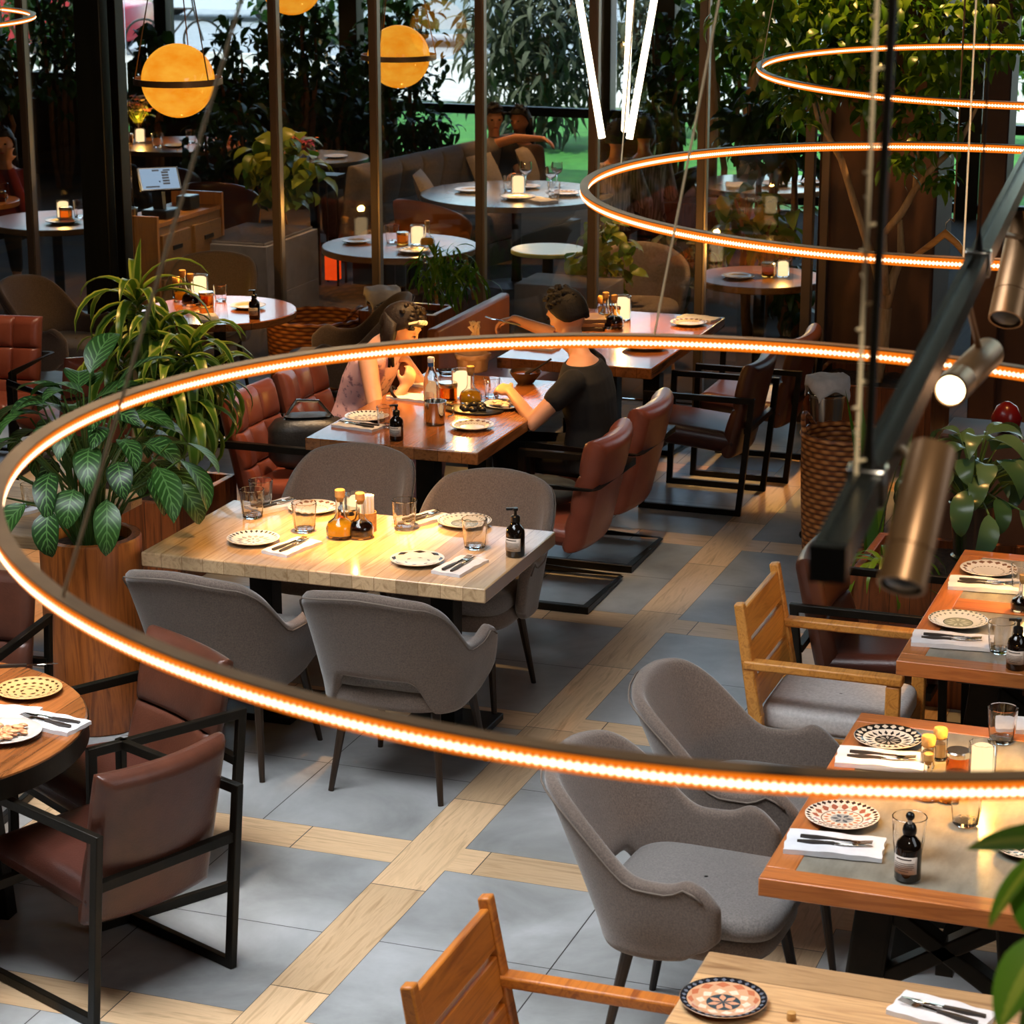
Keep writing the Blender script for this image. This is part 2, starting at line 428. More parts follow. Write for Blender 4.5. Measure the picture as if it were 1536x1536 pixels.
MT['street'] = simple('street_asphalt', '#9aa0a4', .85, c2='#8b9195', scale=3)
MT['kerb'] = simple('kerb_stone', '#d8d4cc', .85)
MT['bark'] = simple('bark', '#6b4a30', .85, c2='#8a6544', scale=8, stretch=(6, 6, 1), bump=.6, bscale=30)
MT['palebark'] = simple('pale_bark', '#c9a679', .8, c2='#a9855a', scale=8, stretch=(6, 6, 1), bump=.5, bscale=30)
MT['sofa'] = simple('grey_upholstery', '#7a6f69', .9, c2='#665c57', scale=60, bump=.2, bscale=120)
MT['pillow'] = simple('beige_pillow', '#a99a8c', .9, c2='#97897c', scale=60)
MT['stone_top'] = simple('grey_table_stone', '#6d675f', .2, c2='#8a837a', scale=4)
MT['lime'] = simple('lime_painted_top', '#a9b06a', .35, c2='#97a05c', scale=3, stretch=(1, 12, 1))
MT['tape'] = wood('terrace_table_wood', '#6b4420', '#8a5c2c', 'x', 1, .3)
MT['white'] = simple('white_enamel', '#e6e6e6', .4)
L_DRAC = leafmat('dracaena_leaf', '#2f5218', '#587c22', 'edge', '#7f9442', .3, .35)
L_CALA = leafmat('calathea_leaf', '#132d0f', '#2a4d19', 'veins', '#547a40', .4, .25)
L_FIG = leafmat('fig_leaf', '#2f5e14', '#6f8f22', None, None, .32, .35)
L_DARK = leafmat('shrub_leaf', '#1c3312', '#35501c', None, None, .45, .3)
L_POTH = leafmat('pothos_leaf', '#3f6a1c', '#a3a83c', None, None, .35, .4)
L_PALE = leafmat('peace_lily_leaf', '#2f4c2c', '#54704c', None, None, .26, .15)
L_CONI = leafmat('conifer_spray', '#363d2b', '#5d6149', None, None, .8, .2)
L_NEAR = leafmat('rubber_leaf', '#47781c', '#628f26', 'mid', '#93a83e', .3, .35)
PL = {
 'dots': platemat('plate_blue_rim', '#d9d7d2', [(.083, .105, 28, .6, '#38404a'), (.04, .07, 14, .8, '#8a8f98'), (.012, .034, 8, .7, '#6b7078')]),
 'black': platemat('plate_black_flower', '#d3c9ba', [(.079, .106, 0, 1, '#1b1c1e'), (.082, .103, 22, .75, '#c9bfae'), (.047, .074, 20, .6, '#26272a'), (.0, .042, 0, 1, '#2b2b2d'), (.006, .04, 10, .6, '#a39a8c')]),
 'red': platemat('plate_red_flower', '#d8cbbb', [(.09, .106, 34, .8, '#3a2a28'), (.064, .088, 16, .8, '#9a5a45'), (.07, .084, 16, .35, '#d2bda4'), (.058, .062, 0, 1, '#7d6a60'), (.036, .056, 16, .7, '#b57a5c'), (.0, .034, 0, 1, '#9a9c9c'), (.004, .032, 6, .7, '#4e565c')]),
 'polka': platemat('plate_polka', '#c8a06c', [(.088, .098, 22, .75, '#4b3319'), (.066, .076, 17, .75, '#4b3319'), (.044, .054, 11, .75, '#4b3319'), (.02, .032, 5, .75, '#4b3319')]),
 'square': platemat('plate_dark_squares', '#cfcabf', [(.084, .102, 8, .7, '#2a2a2c'), (.04, .052, 6, .5, '#6d6f70')]),
 'green': platemat('plate_green_centre', '#cfcdc4', [(.098, .105, 30, .8, '#4a4d4a'), (.078, .09, 24, .5, '#7c8078'), (.05, .054, 0, 1, '#5d635a'), (0, .05, 0, 1, '#8d917e'), (.01, .044, 9, .6, '#b3b5a3')]),
 'frieze': platemat('plate_brown_frieze', '#d3cec7', [(.08, .1, 18, .85, '#77594a'), (.056, .066, 26, .7, '#8d8378')]),
 'navy': platemat('plate_navy_rim', '#c59a78', [(.09, .107, 0, 1, '#14171f'), (.091, .103, 30, .6, '#5d6470'), (.072, .088, 12, .85, '#b36a4a'), (.045, .068, 10, .8, '#d9c9b4'), (0, .042, 0, 1, '#33424a'), (.004, .04, 7, .8, '#c79374')]),
 'plain': simple('plate_grey_glaze', '#b9b7b2', .2, c2='#a7a6a2', scale=8),
}
# ---------------------------------------------------------------- the setting
def plane(name, x0, x1, y0, y1, z, mat, t=.1):
    return struct(MB().box(((x0+x1)/2, (y0+y1)/2, z-t/2), (x1-x0, y1-y0, t)).build(name, mat))
plane('floor', -14.5, 3, -2, 23, 0, MT['floor'])
plane('ceiling', -14.5, 3, -2, 23.2, 5.4, MT['ceil'])
struct(MB().box((-14.6, 10.5, 2.7), (.2, 25, 5.4)).build('wall_left', MT['plaster']))
struct(MB().box((3.1, 10.5, 2.7), (.2, 25, 5.4)).build('wall_right', MT['plaster']))
struct(MB().box((-5.75, -2.1, 2.7), (17.7, .2, 5.4)).build('wall_back', MT['plaster']))
# glass partition: mullions and panes
GY = 14.5
mx = [-10.2, -9.45, -8.71, -6.83, -6.12, -5.39, -4.63, -3.92]
for i, x in enumerate(mx):
    m = MB(); m.box((x, GY, 2.7), (.05, .09, 5.4))
    m2 = MB(); m2.box((x+.033, GY-.02, 2.7), (.012, .05, 5.4))
    o = struct(m.build('trim_%d' % (i+1), MT['mull'], bevel=.004)); m2.build('edge_strip', MT['mullside'], o)
struct(MB().box((-8.14, GY, 2.7), (.2, .26, 5.4)).build('column', MT['greycol'], bevel=.01))
struct(MB().box((-7.98, GY-.02, 2.7), (.06, .12, 5.4)).build('trim_20', MT['black'], bevel=.004))
px = [-10.2, -9.45, -8.71, -8.24, None, -7.95, -6.83, -6.12, -5.39, -4.63, -3.92, -3.3]
k = 0
for a, b in zip(px[:-1], px[1:]):
    if a is None or b is None: continue
    k += 1
    struct(MB().box(((a+b)/2, GY+.005, 2.7), (b-a-.05, .012, 5.36)).build('window_%d' % k, MT['pane']))
# big brown column beside the fig, and the dark posts right of it
struct(MB().box((-2.79, GY+.15, 2.7), (.72, .6, 5.4)).build('wall_column', MT['darkbrown'], bevel=.02))
for i, (x, w) in enumerate(((-3.2, .06), (-3.1, .05))):
    struct(MB().box((x, GY-.16, 2.7), (w, .06, 5.4)).build('trim_%d' % (21+i), MT['mull'], bevel=.004))
struct(MB().box((-2.12, GY+.1, 2.7), (.16, .3, 5.4)).build('trim_23', MT['darkbrown'], bevel=.01))
# dark panelled wall right of the partition (seen between the fig and the right edge, low part)
struct(MB().box((.4, GY+.1, .55), (4.9, .12, 1.1)).build('wall_panel', MT['darkbrown'], bevel=.01))
plane('terrace_dark_sheet', -14.5, 3, GY+.05, 22.9, .012, MT['tfloor'], .02)  # dark sheet laid over the tiles to darken the terrace and its bounce
struct(MB().box((-11.85, 22.8, .55), (4.9, .12, 1.1)).build('wall_parapet', MT['darkbrown'], bevel=.01))
struct(MB().box((.3, 22.8, .3), (5, .12, .6)).build('wall_parapet', MT['darkbrown'], bevel=.01))
# outer facade: posts, rail, panes
FY = 23
post = [(-14.2, .16), (-12.1, .14), (-9.96, .2), (-7.2, .1), (-6.6, .2), (-4.9, .1), (-3.6, .22), (-2.6, .12), (-.9, .14), (.9, .14)]
for i, (x, w) in enumerate(post):
    struct(MB().box((x, FY, 2.7), (w, .2, 5.4)).build('trim_%d' % (30+i), MT['greycol'], bevel=.006))
for i, z in enumerate((.1, .86)):
    struct(MB().box((-5.7, FY, z), (17.5, .09, .09)).build('trim_%d' % (50+i), MT['black']))
for i in range(len(post)-1):
    a, b = post[i][0], post[i+1][0]
    struct(MB().box(((a+b)/2, FY+.01, 2.7), (b-a-.16, .012, 5.3)).build('window_%d' % (20+i), MT['pane_out']))
# outdoors
plane('lawn', -60, 30, 23.1, 31.3, -.02, MT['grass'])
plane('pavement', -60, 30, 31.3, 36.5, 0, MT['pave'], .12)
struct(MB().box((-15, 36.55, 0), (90, .18, .14)).build('kerb', MT['kerb']))
plane('street', -90, 40, 36.6, 80, -.08, MT['street'])
# ---------------------------------------------------------------- furniture
def sm(x, a, b):
    t = max(0, min(1, (x-a)/(b-a))); return t*t*(3-2*t)
def make_armchair():
    t = thing('upholstered_armchair', '', 'chair')
    # plan line of the wrap-around shell: arc behind, straight arms to the front
    plan = []
    A, Bk, ARM = .275, .25, .17
    for i in range(5): plan.append((-A-.012*(4-i)/4, ARM-.17*i/4-.03, None, (4-i)/4))
    N = 28
    for i in range(1, N):
        f = -90+180*i/N; c, s_ = math.cos(R(f)), math.sin(R(f)); e = 2.7
        plan.append((A*math.copysign(abs(s_)**(2/e), s_), -.03-Bk*abs(c)**(2/e), abs(f), 0))
    for i in range(5): plan.append((A+.012*i/4, ARM-.17*(4-i)/4-.03, None, i/4))
    rows = []; K = 9
    for j in range(K+1):
        row = []
        for (x, y, f, d) in plan:
            if f is not None:
                a = abs(math.atan2(x/A, -(y+.03)/Bk)); a = math.degrees(a)
                T = .885-.035*sm(a, 0, 38)-.235*sm(a, 27, 72); B = .505-.15*sm(a, 24, 42)
                lean = .30*(1-sm(a, 20, 75))+.10; side = sm(a, 50, 80)
            else:
                T = .615+.04*sm(d, 0, .75)-.02*sm(d, .8, 1); B = .36+.03*d; lean = .10; side = 1
            q = j/K; z = B+(T-B)*q
            if f is None and d > .7: z = B+.03+(T-B-.05)*q
            # outward normal of the plan
            n = V((x, (y+.03)*1.15, 0)) if f is not None else V((math.copysign(1, x), 0, 0))
            n = n.normalized() if n.length else V((0, -1, 0))
            off = lean*max(0, z-.40)-.02*side*sm(.5-z, 0, .15)
            fr = 0
            if f is None: fr = -.05*d*sm(abs(q-.5), .25, .5)   # rounded front end of the arm
            row.append((x+n.x*off, y+n.y*off+fr, z))
        rows.append(row)
    MB().grid(rows).build('backrest', MT['grey_cloth'], t, smooth=180, solid=.045, subsurf=1)
    rim = [V(q) for q in rows[-1]]; pip = []
    for (x, y, f, d), q in zip(plan, rim):
        n = V((x, (y+.03)*1.15, 0)) if f is not None else V((math.copysign(1, x), 0, 0)); pip.append(q+n.normalized()*.0205-V((0, 0, .026)))
    MB().tube(pip, .0035, 6).build('piping', MT['piping'], t, smooth=180)
    # the lower back web that closes the shell beside the opening is the seat box
    MB().slab(0, -.02, .36, .455, .25, .27, 3.6, .03).build('seat_base', MT['grey_cloth'], t, smooth=60)
    MB().slab(0, -.005, .44, .515, .255, .28, 5.5, .03).build('seat', MT['seat_cloth_lit'], t, smooth=60)
    for x in (-1, 1):
        for y in (-1, 1):
            m = MB(); m.tube([(x*.175, y*.17, .40), (x*.225, y*.245, 0)], [.021, .011], 10)
            m.build('leg', MT['dwood'], t)
    return t
armchair = Kit(make_armchair)

def pad(m, w, h, th, nx, ny, M, bulge=.022, bow=0.0):
    """puffed upholstery pad in the x-z plane, front face +y, nx x ny tufted squares, rounded rim; bow curves it sideways"""
    r = th*.5
    def samples(L, n):
        a = [0, .06*r, .25*r, .6*r, r]; o = [q/L for q in a]
        for c in range(n):
            for q in ((0, .03, .08, .16, .3, .5, .7, .84, .92, .97) if n > 1 else [k/8 for k in range(8)]):
                if r/L < (c+q)/n < 1-r/L: o.append((c+q)/n)
        return o+[1-q/L for q in a[::-1]]
    US, VS = samples(w, nx), samples(h, ny)
    def surf(sg):
        rows = []
        for v in VS:
            row = []
            for u in US:
                ex = min(u, 1-u)*w; ez = min(v, 1-v)*h
                q = min(ex, ez, r)/r; e = math.sqrt(max(0, 1-(1-q)**2))
                cu = abs(math.sin(PI*u*nx))**.25 if nx > 1 else 1; cv = abs(math.sin(PI*v*ny))**.25 if ny > 1 else 1
                y = sg*th/2*e+(bulge*(cu*cv-.5)*min(1, q*1.2) if sg > 0 else -bulge*.15*math.sin(PI*u)*math.sin(PI*v))
                row.append(((u-.5)*w, y+bow*((2*u-1)**2), v*h))
            rows.append(row)
        return rows
    m.grid(surf(1), M); m.grid(surf(-1), M, flip=True)
    return m
def make_sled():                       # tufted seat on a looped flat-bar frame
    t = thing('leather_lounge_chair', '', 'chair')
    w = .29
    MB().sq([(-w, -.27, .02), (w, -.27, .02), (w, .25, .02), (w, .25, .60), (w, -.31, .60), (-w, -.31, .60), (-w, .25, .60), (-w, .25, .02)], .036, .036, True).build('frame', MT['black'], t, bevel=.003)
    Mb = Matrix.Translation((0, -.20, .27)) @ Matrix.Rotation(R(13), 4, 'X')
    pad(MB(), .52, .56, .10, 3, 3, Mb, .036, .035).build('backrest', MT['leather_red'], t, smooth=75)
    Ms = Matrix.Translation((0, -.20, .345)) @ Matrix.Rotation(R(-86), 4, 'X')
    pad(MB(), .50, .47, .10, 3, 2, Ms, .02).build('seat', MT['leather_red'], t, smooth=75)
    m = MB(); m.bar((-w, .16, .33), (w, .16, .33), .03, .03); m.build('cross_bar', MT['black'], t)
    return t
sled = Kit(make_sled)
def make_barchair():                   # leather slab chair in a flat-bar frame with floor runners
    t = thing('leather_armchair', '', 'chair')
    w = .275
    for s in (-1, 1):
        MB().sq([(s*w, -.27, .017), (s*w, .27, .017), (s*w, .25, .635), (s*w, -.33, .635)], .026, .032, True).build('side_frame', MT['black'], t, bevel=.003)
    MB().bar((-w, -.305, .47), (w, -.305, .47), .03, .03).build('cross_bar', MT['black'], t)
    MB().bar((-w, .2, .33), (w, .2, .33), .03, .03).build('cross_bar', MT['black'], t)
    Mb = Matrix.Translation((0, -.215, .30)) @ Matrix.Rotation(R(13), 4, 'X')
    pad(MB(), .49, .53, .08, 1, 2, Mb, .035, .03).build('backrest', MT['leather'], t, smooth=75)
    Ms = Matrix.Translation((0, -.22, .385)) @ Matrix.Rotation(R(-85), 4, 'X')
    pad(MB(), .49, .49, .10, 1, 1, Ms, .03).build('seat', MT['leather_dark'], t, smooth=75)
    return t
barchair = Kit(make_barchair)
def make_teak(mat, cush=True):
    t = thing('slatted_wood_armchair', '', 'chair')
    w = .265
    for s in (-1, 1):
        MB().bar((s*w, -.25, 0), (s*w, -.25, .46), .045, .05).build('leg', mat, t, bevel=.006)
        MB().bar((s*w, -.25, .44), (s*w, -.325, .87), .045, .05, w2=.04, h2=.035).build('back_post', mat, t, bevel=.006)
        MB().bar((s*w, .24, 0), (s*w, .24, .625), .045, .05).build('leg', mat, t, bevel=.006)
        MB().bar((s*w, -.30, .645), (s*w, .275, .645), .055, .034).build('armrest', mat, t, bevel=.008)
        MB().bar((s*w, -.25, .36), (s*w, .24, .36), .026, .07).build('side_rail', mat, t)
    for z0, z1 in ((.47, .585), (.60, .715), (.73, .845)):
        y0, y1 = -.25-.075*(z0-.44)/.43, -.25-.075*(z1-.44)/.43
        m = MB(); m.bar((-w+.02, (y0+y1)/2, (z0+z1)/2), (w-.02, (y0+y1)/2, (z0+z1)/2), .024, z1-z0, up=(0, (y1-y0), z1-z0))
        m.build('slat', mat, t, bevel=.005)
    MB().box((0, -.255, .36), (2*w, .03, .07)).build('seat_rail', mat, t); MB().box((0, .24, .36), (2*w-.05, .03, .07)).build('seat_rail', mat, t)
    MB().slab(0, 0, .385, .47, .235, .255, 7, .022).build('cushion', MT['cush'], t, smooth=60)
    return t

def post_table(label, cat, x0, x1, y0, y1, mat, th, posts, name='dining_table', z=.75):
    t = thing(name, label, cat, ((x0+x1)/2, (y0+y1)/2, 0))
    MB().box((0, 0, z-th/2), (x1-x0, y1-y0, th)).build('tabletop', mat, t, bevel=.006)
    for (x, y) in posts:
        MB().box((x, y, (z-th+.02)/2), (.10, .10, z-th-.02)).build('leg', MT['black'], t, bevel=.004)
        MB().box((x, y, .015), (.36 if len(posts) > 1 else .5, .36 if len(posts) > 1 else .5, .03)).build('base_plate', MT['black'], t, bevel=.004)
    return t
def inlay_table(label, x0, x1, y0, y1, bands=(), z=.75):
    t = thing('inlaid_dining_table', label, 'table', ((x0+x1)/2, (y0+y1)/2, 0))
    X, Y = (x1-x0)/2, (y1-y0)/2; b = .085; th = .055
    for s in (-1, 1):
        MB().box((0, s*(Y-b/2), z-th/2), (2*X, b, th)).build('border', MT['redwood'], t, bevel=.004)
        MB().box((s*(X-b/2), 0, z-th/2), (b, 2*Y-2*b, th)).build('border', MT['redwood_y'], t, bevel=.003)
    MB().box((0, 0, z-th/2-.001), (2*X-2*b, 2*Y-2*b, th-.004)).build('inlay', MT['slate'], t)
    for yb in bands: MB().box((0, yb, z-.015), (2*X-2*b, .13, .0305)).build('cross_band', MT['redwood'], t)
    # dark trestle
    for s in (-1, 1):
        yy = s*(Y-.27)
        for q in (-1, 1):
            m = MB(); m.bar((q*.26, yy, 0), (q*.19, yy, z-th-.04), .11, .10); m.build('leg', MT['black'], t, bevel=.01)
        m = MB(); m.bar((-.3, yy, z-th-.04), (.3, yy, z-th-.04), .12, .08); m.build('head_beam', MT['black'], t, bevel=.008)
        for q in (-1, 1):
            m = MB(); m.bar((-q*.2, yy, .62), (q*.2, yy, .36), .07, .05); m.build('brace', MT['black'], t, bevel=.006)
        m = MB(); m.bar((-.24, yy, .2), (.24, yy, .2), .05, .07); m.build('foot_rail', MT['black'], t)
    m = MB(); m.bar((0, -Y+.27, .45), (0, Y-.27, .45), .05, .09); m.build('stretcher', MT['black'], t)
    return t
def round_table(label, c, r, mat, th=.045, z=.75, edge=None, legs=4, grp=None):
    t = thing('round_table', label, 'table', (c[0], c[1], 0), 0, grp)
    m = MB(); m.lathe([(r-.006, z-th), (r, z-th+.006), (r, z-.006), (r-.006, z)], 64); m.build('tabletop', mat, t, smooth=40)
    if edge: m = MB(); m.lathe([(r+.001, z-th-.03), (r+.003, z-th-.03), (r+.003, z-.012), (r+.001, z-.012)], 64, capb=False, capt=False); m.build('edge_band', edge, t)
    if legs == 1:
        m = MB(); m.lathe([(.05, .03), (.04, .1), (.04, z-th-.02), (.12, z-th)], 16); m.build('leg', MT['black'], t)
        m = MB(); m.lathe([(.27, 0), (.27, .015), (.05, .04)], 32); m.build('base_plate', MT['black'], t)
    else:
        for i in range(legs):
            a = PI/4+PI/2*i; k = r*.55
            m = MB(); m.bar((k*math.cos(a), k*math.sin(a), 0), (k*.85*math.cos(a), k*.85*math.sin(a), z-th), .06, .06); m.build('leg', MT['black'], t, bevel=.004)
    return t

# --- seating and tables of the hall
A1 = 'grey armchair on the aisle side of the pale oak table, right one, its back to us'
armchair((-3.30, 8.06, 0), 0, 'grey armchair seen from behind, centre of the aisle side of the pale oak table', 'grey armchairs')
armchair((-4.02, 8.06, 0), R(-3), 'grey armchair seen from behind at the pot end of the pale oak table', 'grey armchairs')
armchair((-4.15, 9.20, 0), R(180), 'grey armchair facing us across the pale oak table, behind the oil bottles', 'grey armchairs')
armchair((-3.42, 8.98, 0), R(180), 'grey armchair facing us behind the black soap bottle on the pale oak table', 'grey armchairs')
armchair((-1.63, 7.16, 0), R(-90), 'brown-grey armchair behind its twin at the grey inlaid table on the right', 'grey armchairs')
armchair((-1.67, 6.41, 0), R(-93), 'large brown-grey armchair nearest us at the grey inlaid table on the right', 'grey armchairs')
armchair((-7.45, 12.85, 0), R(-95), 'grey armchair left of the round candle-lit table at the back', 'grey armchairs')
armchair((-7.02, 13.72, 0), R(-168), 'grey armchair behind the round candle-lit table, before the wooden counter', 'grey armchairs')
armchair((-5.78, 12.98, 0), R(112), 'grey armchair with a high pointed side right of the round candle-lit table', 'grey armchairs')
sled((-4.97, 10.73, 0), R(-90), 'chestnut tufted leather chair, near one of the two left of the couple\'s table', 'tufted leather chairs')
sled((-4.97, 11.36, 0), R(-90), 'chestnut tufted leather chair the woman in pink sits on', 'tufted leather chairs')
sled((-3.55, 10.50, 0), R(90), 'rust-red leather chair, near one of the two right of the couple\'s table', 'tufted leather chairs')
sled((-3.55, 11.20, 0), R(90), 'rust-red leather chair the man in black sits on', 'tufted leather chairs')
sled((-7.42, 11.72, 0), R(188), 'tufted brown leather chair at the far left edge, below the grey armchair', 'tufted leather chairs')
sled((-6.62, 11.42, 0), R(62), 'brown leather chair half hidden behind the tall striped plant', 'tufted leather chairs')
barchair((-3.58, 6.19, 0), R(67), 'brown leather armchair nearest us at lower left, its back to the aisle', 'brown leather frame armchairs')
barchair((-3.86, 6.79, 0), R(149), 'brown leather armchair under the ring light, turned to the round table', 'brown leather frame armchairs')
barchair((-4.83, 7.25, 0), R(187), 'dark leather armchair at the left edge behind the polka-dot plate', 'brown leather frame armchairs')
barchair((-3.30, 12.36, 0), R(90), 'dim leather armchair right of the wooden table behind the man', 'brown leather frame armchairs')
barchair((-3.22, 13.12, 0), R(90), 'dim leather armchair farther back, nearest the brown column', 'brown leather frame armchairs')
barchair((-1.62, 8.98, 0), R(-90), 'dark brown leather armchair behind the slatted wooden one at right', 'brown leather frame armchairs')
tk = make_teak(MT['teak']); tk['label'] = 'honey-coloured slatted wooden armchair with pale cushion at the far right table'; tk['group'] = 'slatted wooden armchairs'
tk.location = (-1.66, 8.24, 0); tk.rotation_euler = (0, 0, R(-90))
tk = make_teak(MT['teak_dark']); tk['label'] = 'orange-brown slatted wooden armchair at the bottom edge of the picture'; tk['group'] = 'slatted wooden armchairs'
tk.location = (-1.66, 5.09, 0); tk.rotation_euler = (0, 0, R(-90))

T1 = post_table('long pale oak dining table set for four between the grey armchairs', 'table', -4.50, -3.03, 8.18, 9.02, MT['oak'], .06, [(-.38, -.02), (.42, -.02)])
T2 = post_table('brown wooden table where the woman in pink and the man in black eat', 'table', -4.67, -3.79, 10.14, 11.72, MT['walnut'], .06, [(0, -.3), (0, .42)])
T3 = post_table('yellow-lit wooden table behind the man in black', 'table', -4.44, -3.55, 12.18, 13.72, MT['walnut'], .06, [(.1, -.4), (.1, .45)])
TR1 = inlay_table('wooden table with grey inlay at right, the one with the brown-grey armchairs', -1.41, -.45, 5.96, 7.34)
TR2 = inlay_table('wooden table with grey inlay and cross band at the far right', -1.40, -.45, 7.89, 9.33, bands=(.0,))
TR0 = post_table('rough oak table in the bottom right corner', 'table', -1.42, -.4, 4.1, 5.48, MT['oak_rough'], .06, [(-.2, .35), (.25, -.35)])
T5 = round_table('round wooden table at lower left with the polka-dot plate', (-4.366, 6.175), .656, MT['walnut'], .05, edge=MT['black'])
T6 = post_table('greyish wooden table at the left edge behind the wooden pot', 'table', -6.3, -4.93, 8.22, 9.0, MT['oak_rough'], .055, [(-.2, 0)])
T4 = round_table('round candle-lit table at the back left', (-6.5, 12.92), .47, MT['walnut'], legs=1)
# ---------------------------------------------------------------- tableware
def plate_maker(style):
    def mk():
        m = MB()
        m.lathe([(.0005, .006), (.05, .006), (.068, .008), (.082, .014), (.106, .021), (.108, .0195), (.106, .017), (.083, .009), (.066, .001), (.05, 0), (.0005, 0)], 48, capb=False, capt=False)
        return tag(m.build('dinner_plate', PL[style], smooth=60), '', 'plate')
    return Kit(mk)
PK = {k: plate_maker(k) for k in PL}
def mk_napkin():
    rows = []
    m = MB(); n = 22
    def surf(z, sgn):
        return [[((u/n-.5)*.115+.0012*math.sin(v*.9), (v/n-.5)*.215+.0015*math.sin(u*.7), z+sgn*(.0014*math.sin(u*.5+v*.3)+.001*math.sin(v*.8))) for u in range(n+1)] for v in range(n+1)]
    a, b = surf(.012, 1), surf(0, 0)
    m.grid(a); m.grid(b, flip=True)
    m.grid([a[0], b[0]], flip=True); m.grid([a[-1], b[-1]])
    m.grid([[r[0] for r in a], [r[0] for r in b]]); m.grid([[r[-1] for r in a], [r[-1] for r in b]], flip=True)
    t = m.build('folded_napkin', MT['napkin'], smooth=50)
    return tag(t, '', 'napkin')
napkin = Kit(mk_napkin)
def mk_knife():
    t = thing('table_knife', '', 'knife')
    m = MB(); m.sweep([(0, -.105, .006), (0, -.06, .006), (0, 0, .006)], [(-.006, -.004), (.006, -.004), (.006, .004), (-.006, .004)], rads=[.9, 1.15, .9]); m.build('handle', MT['knifehandle'], t)
    m = MB(); m.grid([[(-.006, 0, .006), (.006, 0, .007)], [(-.007, .06, .006), (.008, .06, .007)], [(-.004, .1, .006), (.006, .108, .007)]]); m.build('blade', MT['chrome'], t, solid=.002)
    return t
knife = Kit(mk_knife)
def mk_fork():
    t = thing('table_fork', '', 'fork')
    m = MB(); m.sweep([(0, -.1, .006), (0, -.05, .006), (0, .005, .006)], [(-.006, -.004), (.006, -.004), (.006, .004), (-.006, .004)], rads=[.9, 1.15, .8]); m.build('handle', MT['knifehandle'], t)
    m = MB(); m.tube([(0, .004, .006), (0, .045, .007)], [.004, .004], 6)
    m.grid([[(-.004, .044, .008), (.004, .044, .008)], [(-.011, .056, .006), (.011, .056, .006)], [(-.011, .07, .006), (.011, .07, .006)]])
    for i in range(4): m.bar((-.0095+.0063*i, .07, .006), (-.0095+.0063*i, .105, .011), .003, .002)
    m.build('tines', MT['chrome'], t)
    return t
fork = Kit(mk_fork)
def mk_tumbler():
    m = MB(); f = lambda a, z: 1+.03*math.cos(a*9+z*150)*(1 if .012 < z < .062 else 0)
    m.lathe([(.001, 0), (.030, 0), (.034, .004), (.036, .02), (.038, .04), (.0395, .06), (.041, .075), (.043, .1), (.0415, .1015), (.040, .1), (.0375, .07), (.035, .03), (.031, .012), (.001, .011)], 36, capb=False, capt=False, fn=f)
    return tag(m.build('glass_tumbler', MT['glass'], smooth=25), '', 'glass')
tumbler = Kit(mk_tumbler)
def mk_wine():
    m = MB(); m.lathe([(.001, 0), (.034, .001), (.032, .004), (.005, .01), (.004, .08), (.012, .09), (.034, .11), (.04, .135), (.036, .175), (.0345, .175), (.038, .135), (.032, .112), (.001, .094)], 28, capb=False, capt=False)
    return tag(m.build('wine_glass', MT['glass'], smooth=60), '', 'glass')
wine = Kit(mk_wine)
def mk_soap():
    t = thing('pump_bottle', '', 'bottle')
    m = MB(); m.lathe([(.001, 0), (.029, 0), (.033, .004), (.033, .085), (.03, .1), (.018, .113), (.0145, .118), (.0145, .128)], 28, capb=False); m.build('bottle_body', MT['brown_glass'], t, smooth=50)
    m = MB(); m.lathe([(.0335, .022), (.0336, .022), (.0336, .068), (.0335, .068)], 28, capb=False, capt=False)
    vs = [(.0338*math.cos(a), .0338*math.sin(a), z) for z in (.024, .07) for a in [R(-90-62+124*i/10) for i in range(11)]]
    m = MB(); m.add(vs, [(i, i+1, 12+i, 11+i) for i in range(10)]); lb = m.build('label', MT['label'], t, smooth=180, solid=.0004)
    m = MB()
    for k, (z, w) in enumerate(((.062, 44), (.052, 60), (.047, 56), (.042, 60), (.037, 50), (.031, 30))):
        h = .0035 if k == 0 else .0016
        vs = [(.0343*math.cos(a), .0343*math.sin(a), z+q*h) for q in (0, 1) for a in [R(-90-w*.8+w*1.6*i/8) for i in range(9)]]
        m.add(vs, [(i, i+1, 10+i, 9+i) for i in range(8)])
    m.build('print', MT['ink'], lb, smooth=180)
    m = MB(); m.lathe([(.0165, .124), (.0165, .142), (.012, .146), (.006, .148), (.005, .163)], 20); m.build('pump_collar', MT['pump'], t)
    m = MB(); m.lathe([(.009, .163), (.01, .167), (.009, .173)], 14); m.bar((0, 0, .169), (-.03, -.01, .167), .009, .008); m.build('nozzle', MT['pump'], t)
    return t
soap = Kit(mk_soap)
def mk_dropper():
    t = thing('dropper_bottle', '', 'bottle')
    src = soap.root
    for ch in KIDS[src.name][:2]:
        c = ch.copy(); COL.objects.link(c); c.parent = t; KIDS.setdefault(t.name, []).append(c)
        for g in KIDS.get(ch.name, []):
            d = g.copy(); COL.objects.link(d); d.parent = c; KIDS.setdefault(c.name, []).append(d)
    m = MB(); m.lathe([(.017, .122), (.018, .132), (.016, .142), (.012, .148)], 18); m.build('cap', MT['pump'], t)
    m = MB(); m.lathe([(.0055, .147), (.006, .158)], 14); m.build('collar', MT['label'], t)
    m = MB(); m.sphere((0, 0, .168), .0115, 14, 10); m.build('bulb', MT['pump'], t)
    return t
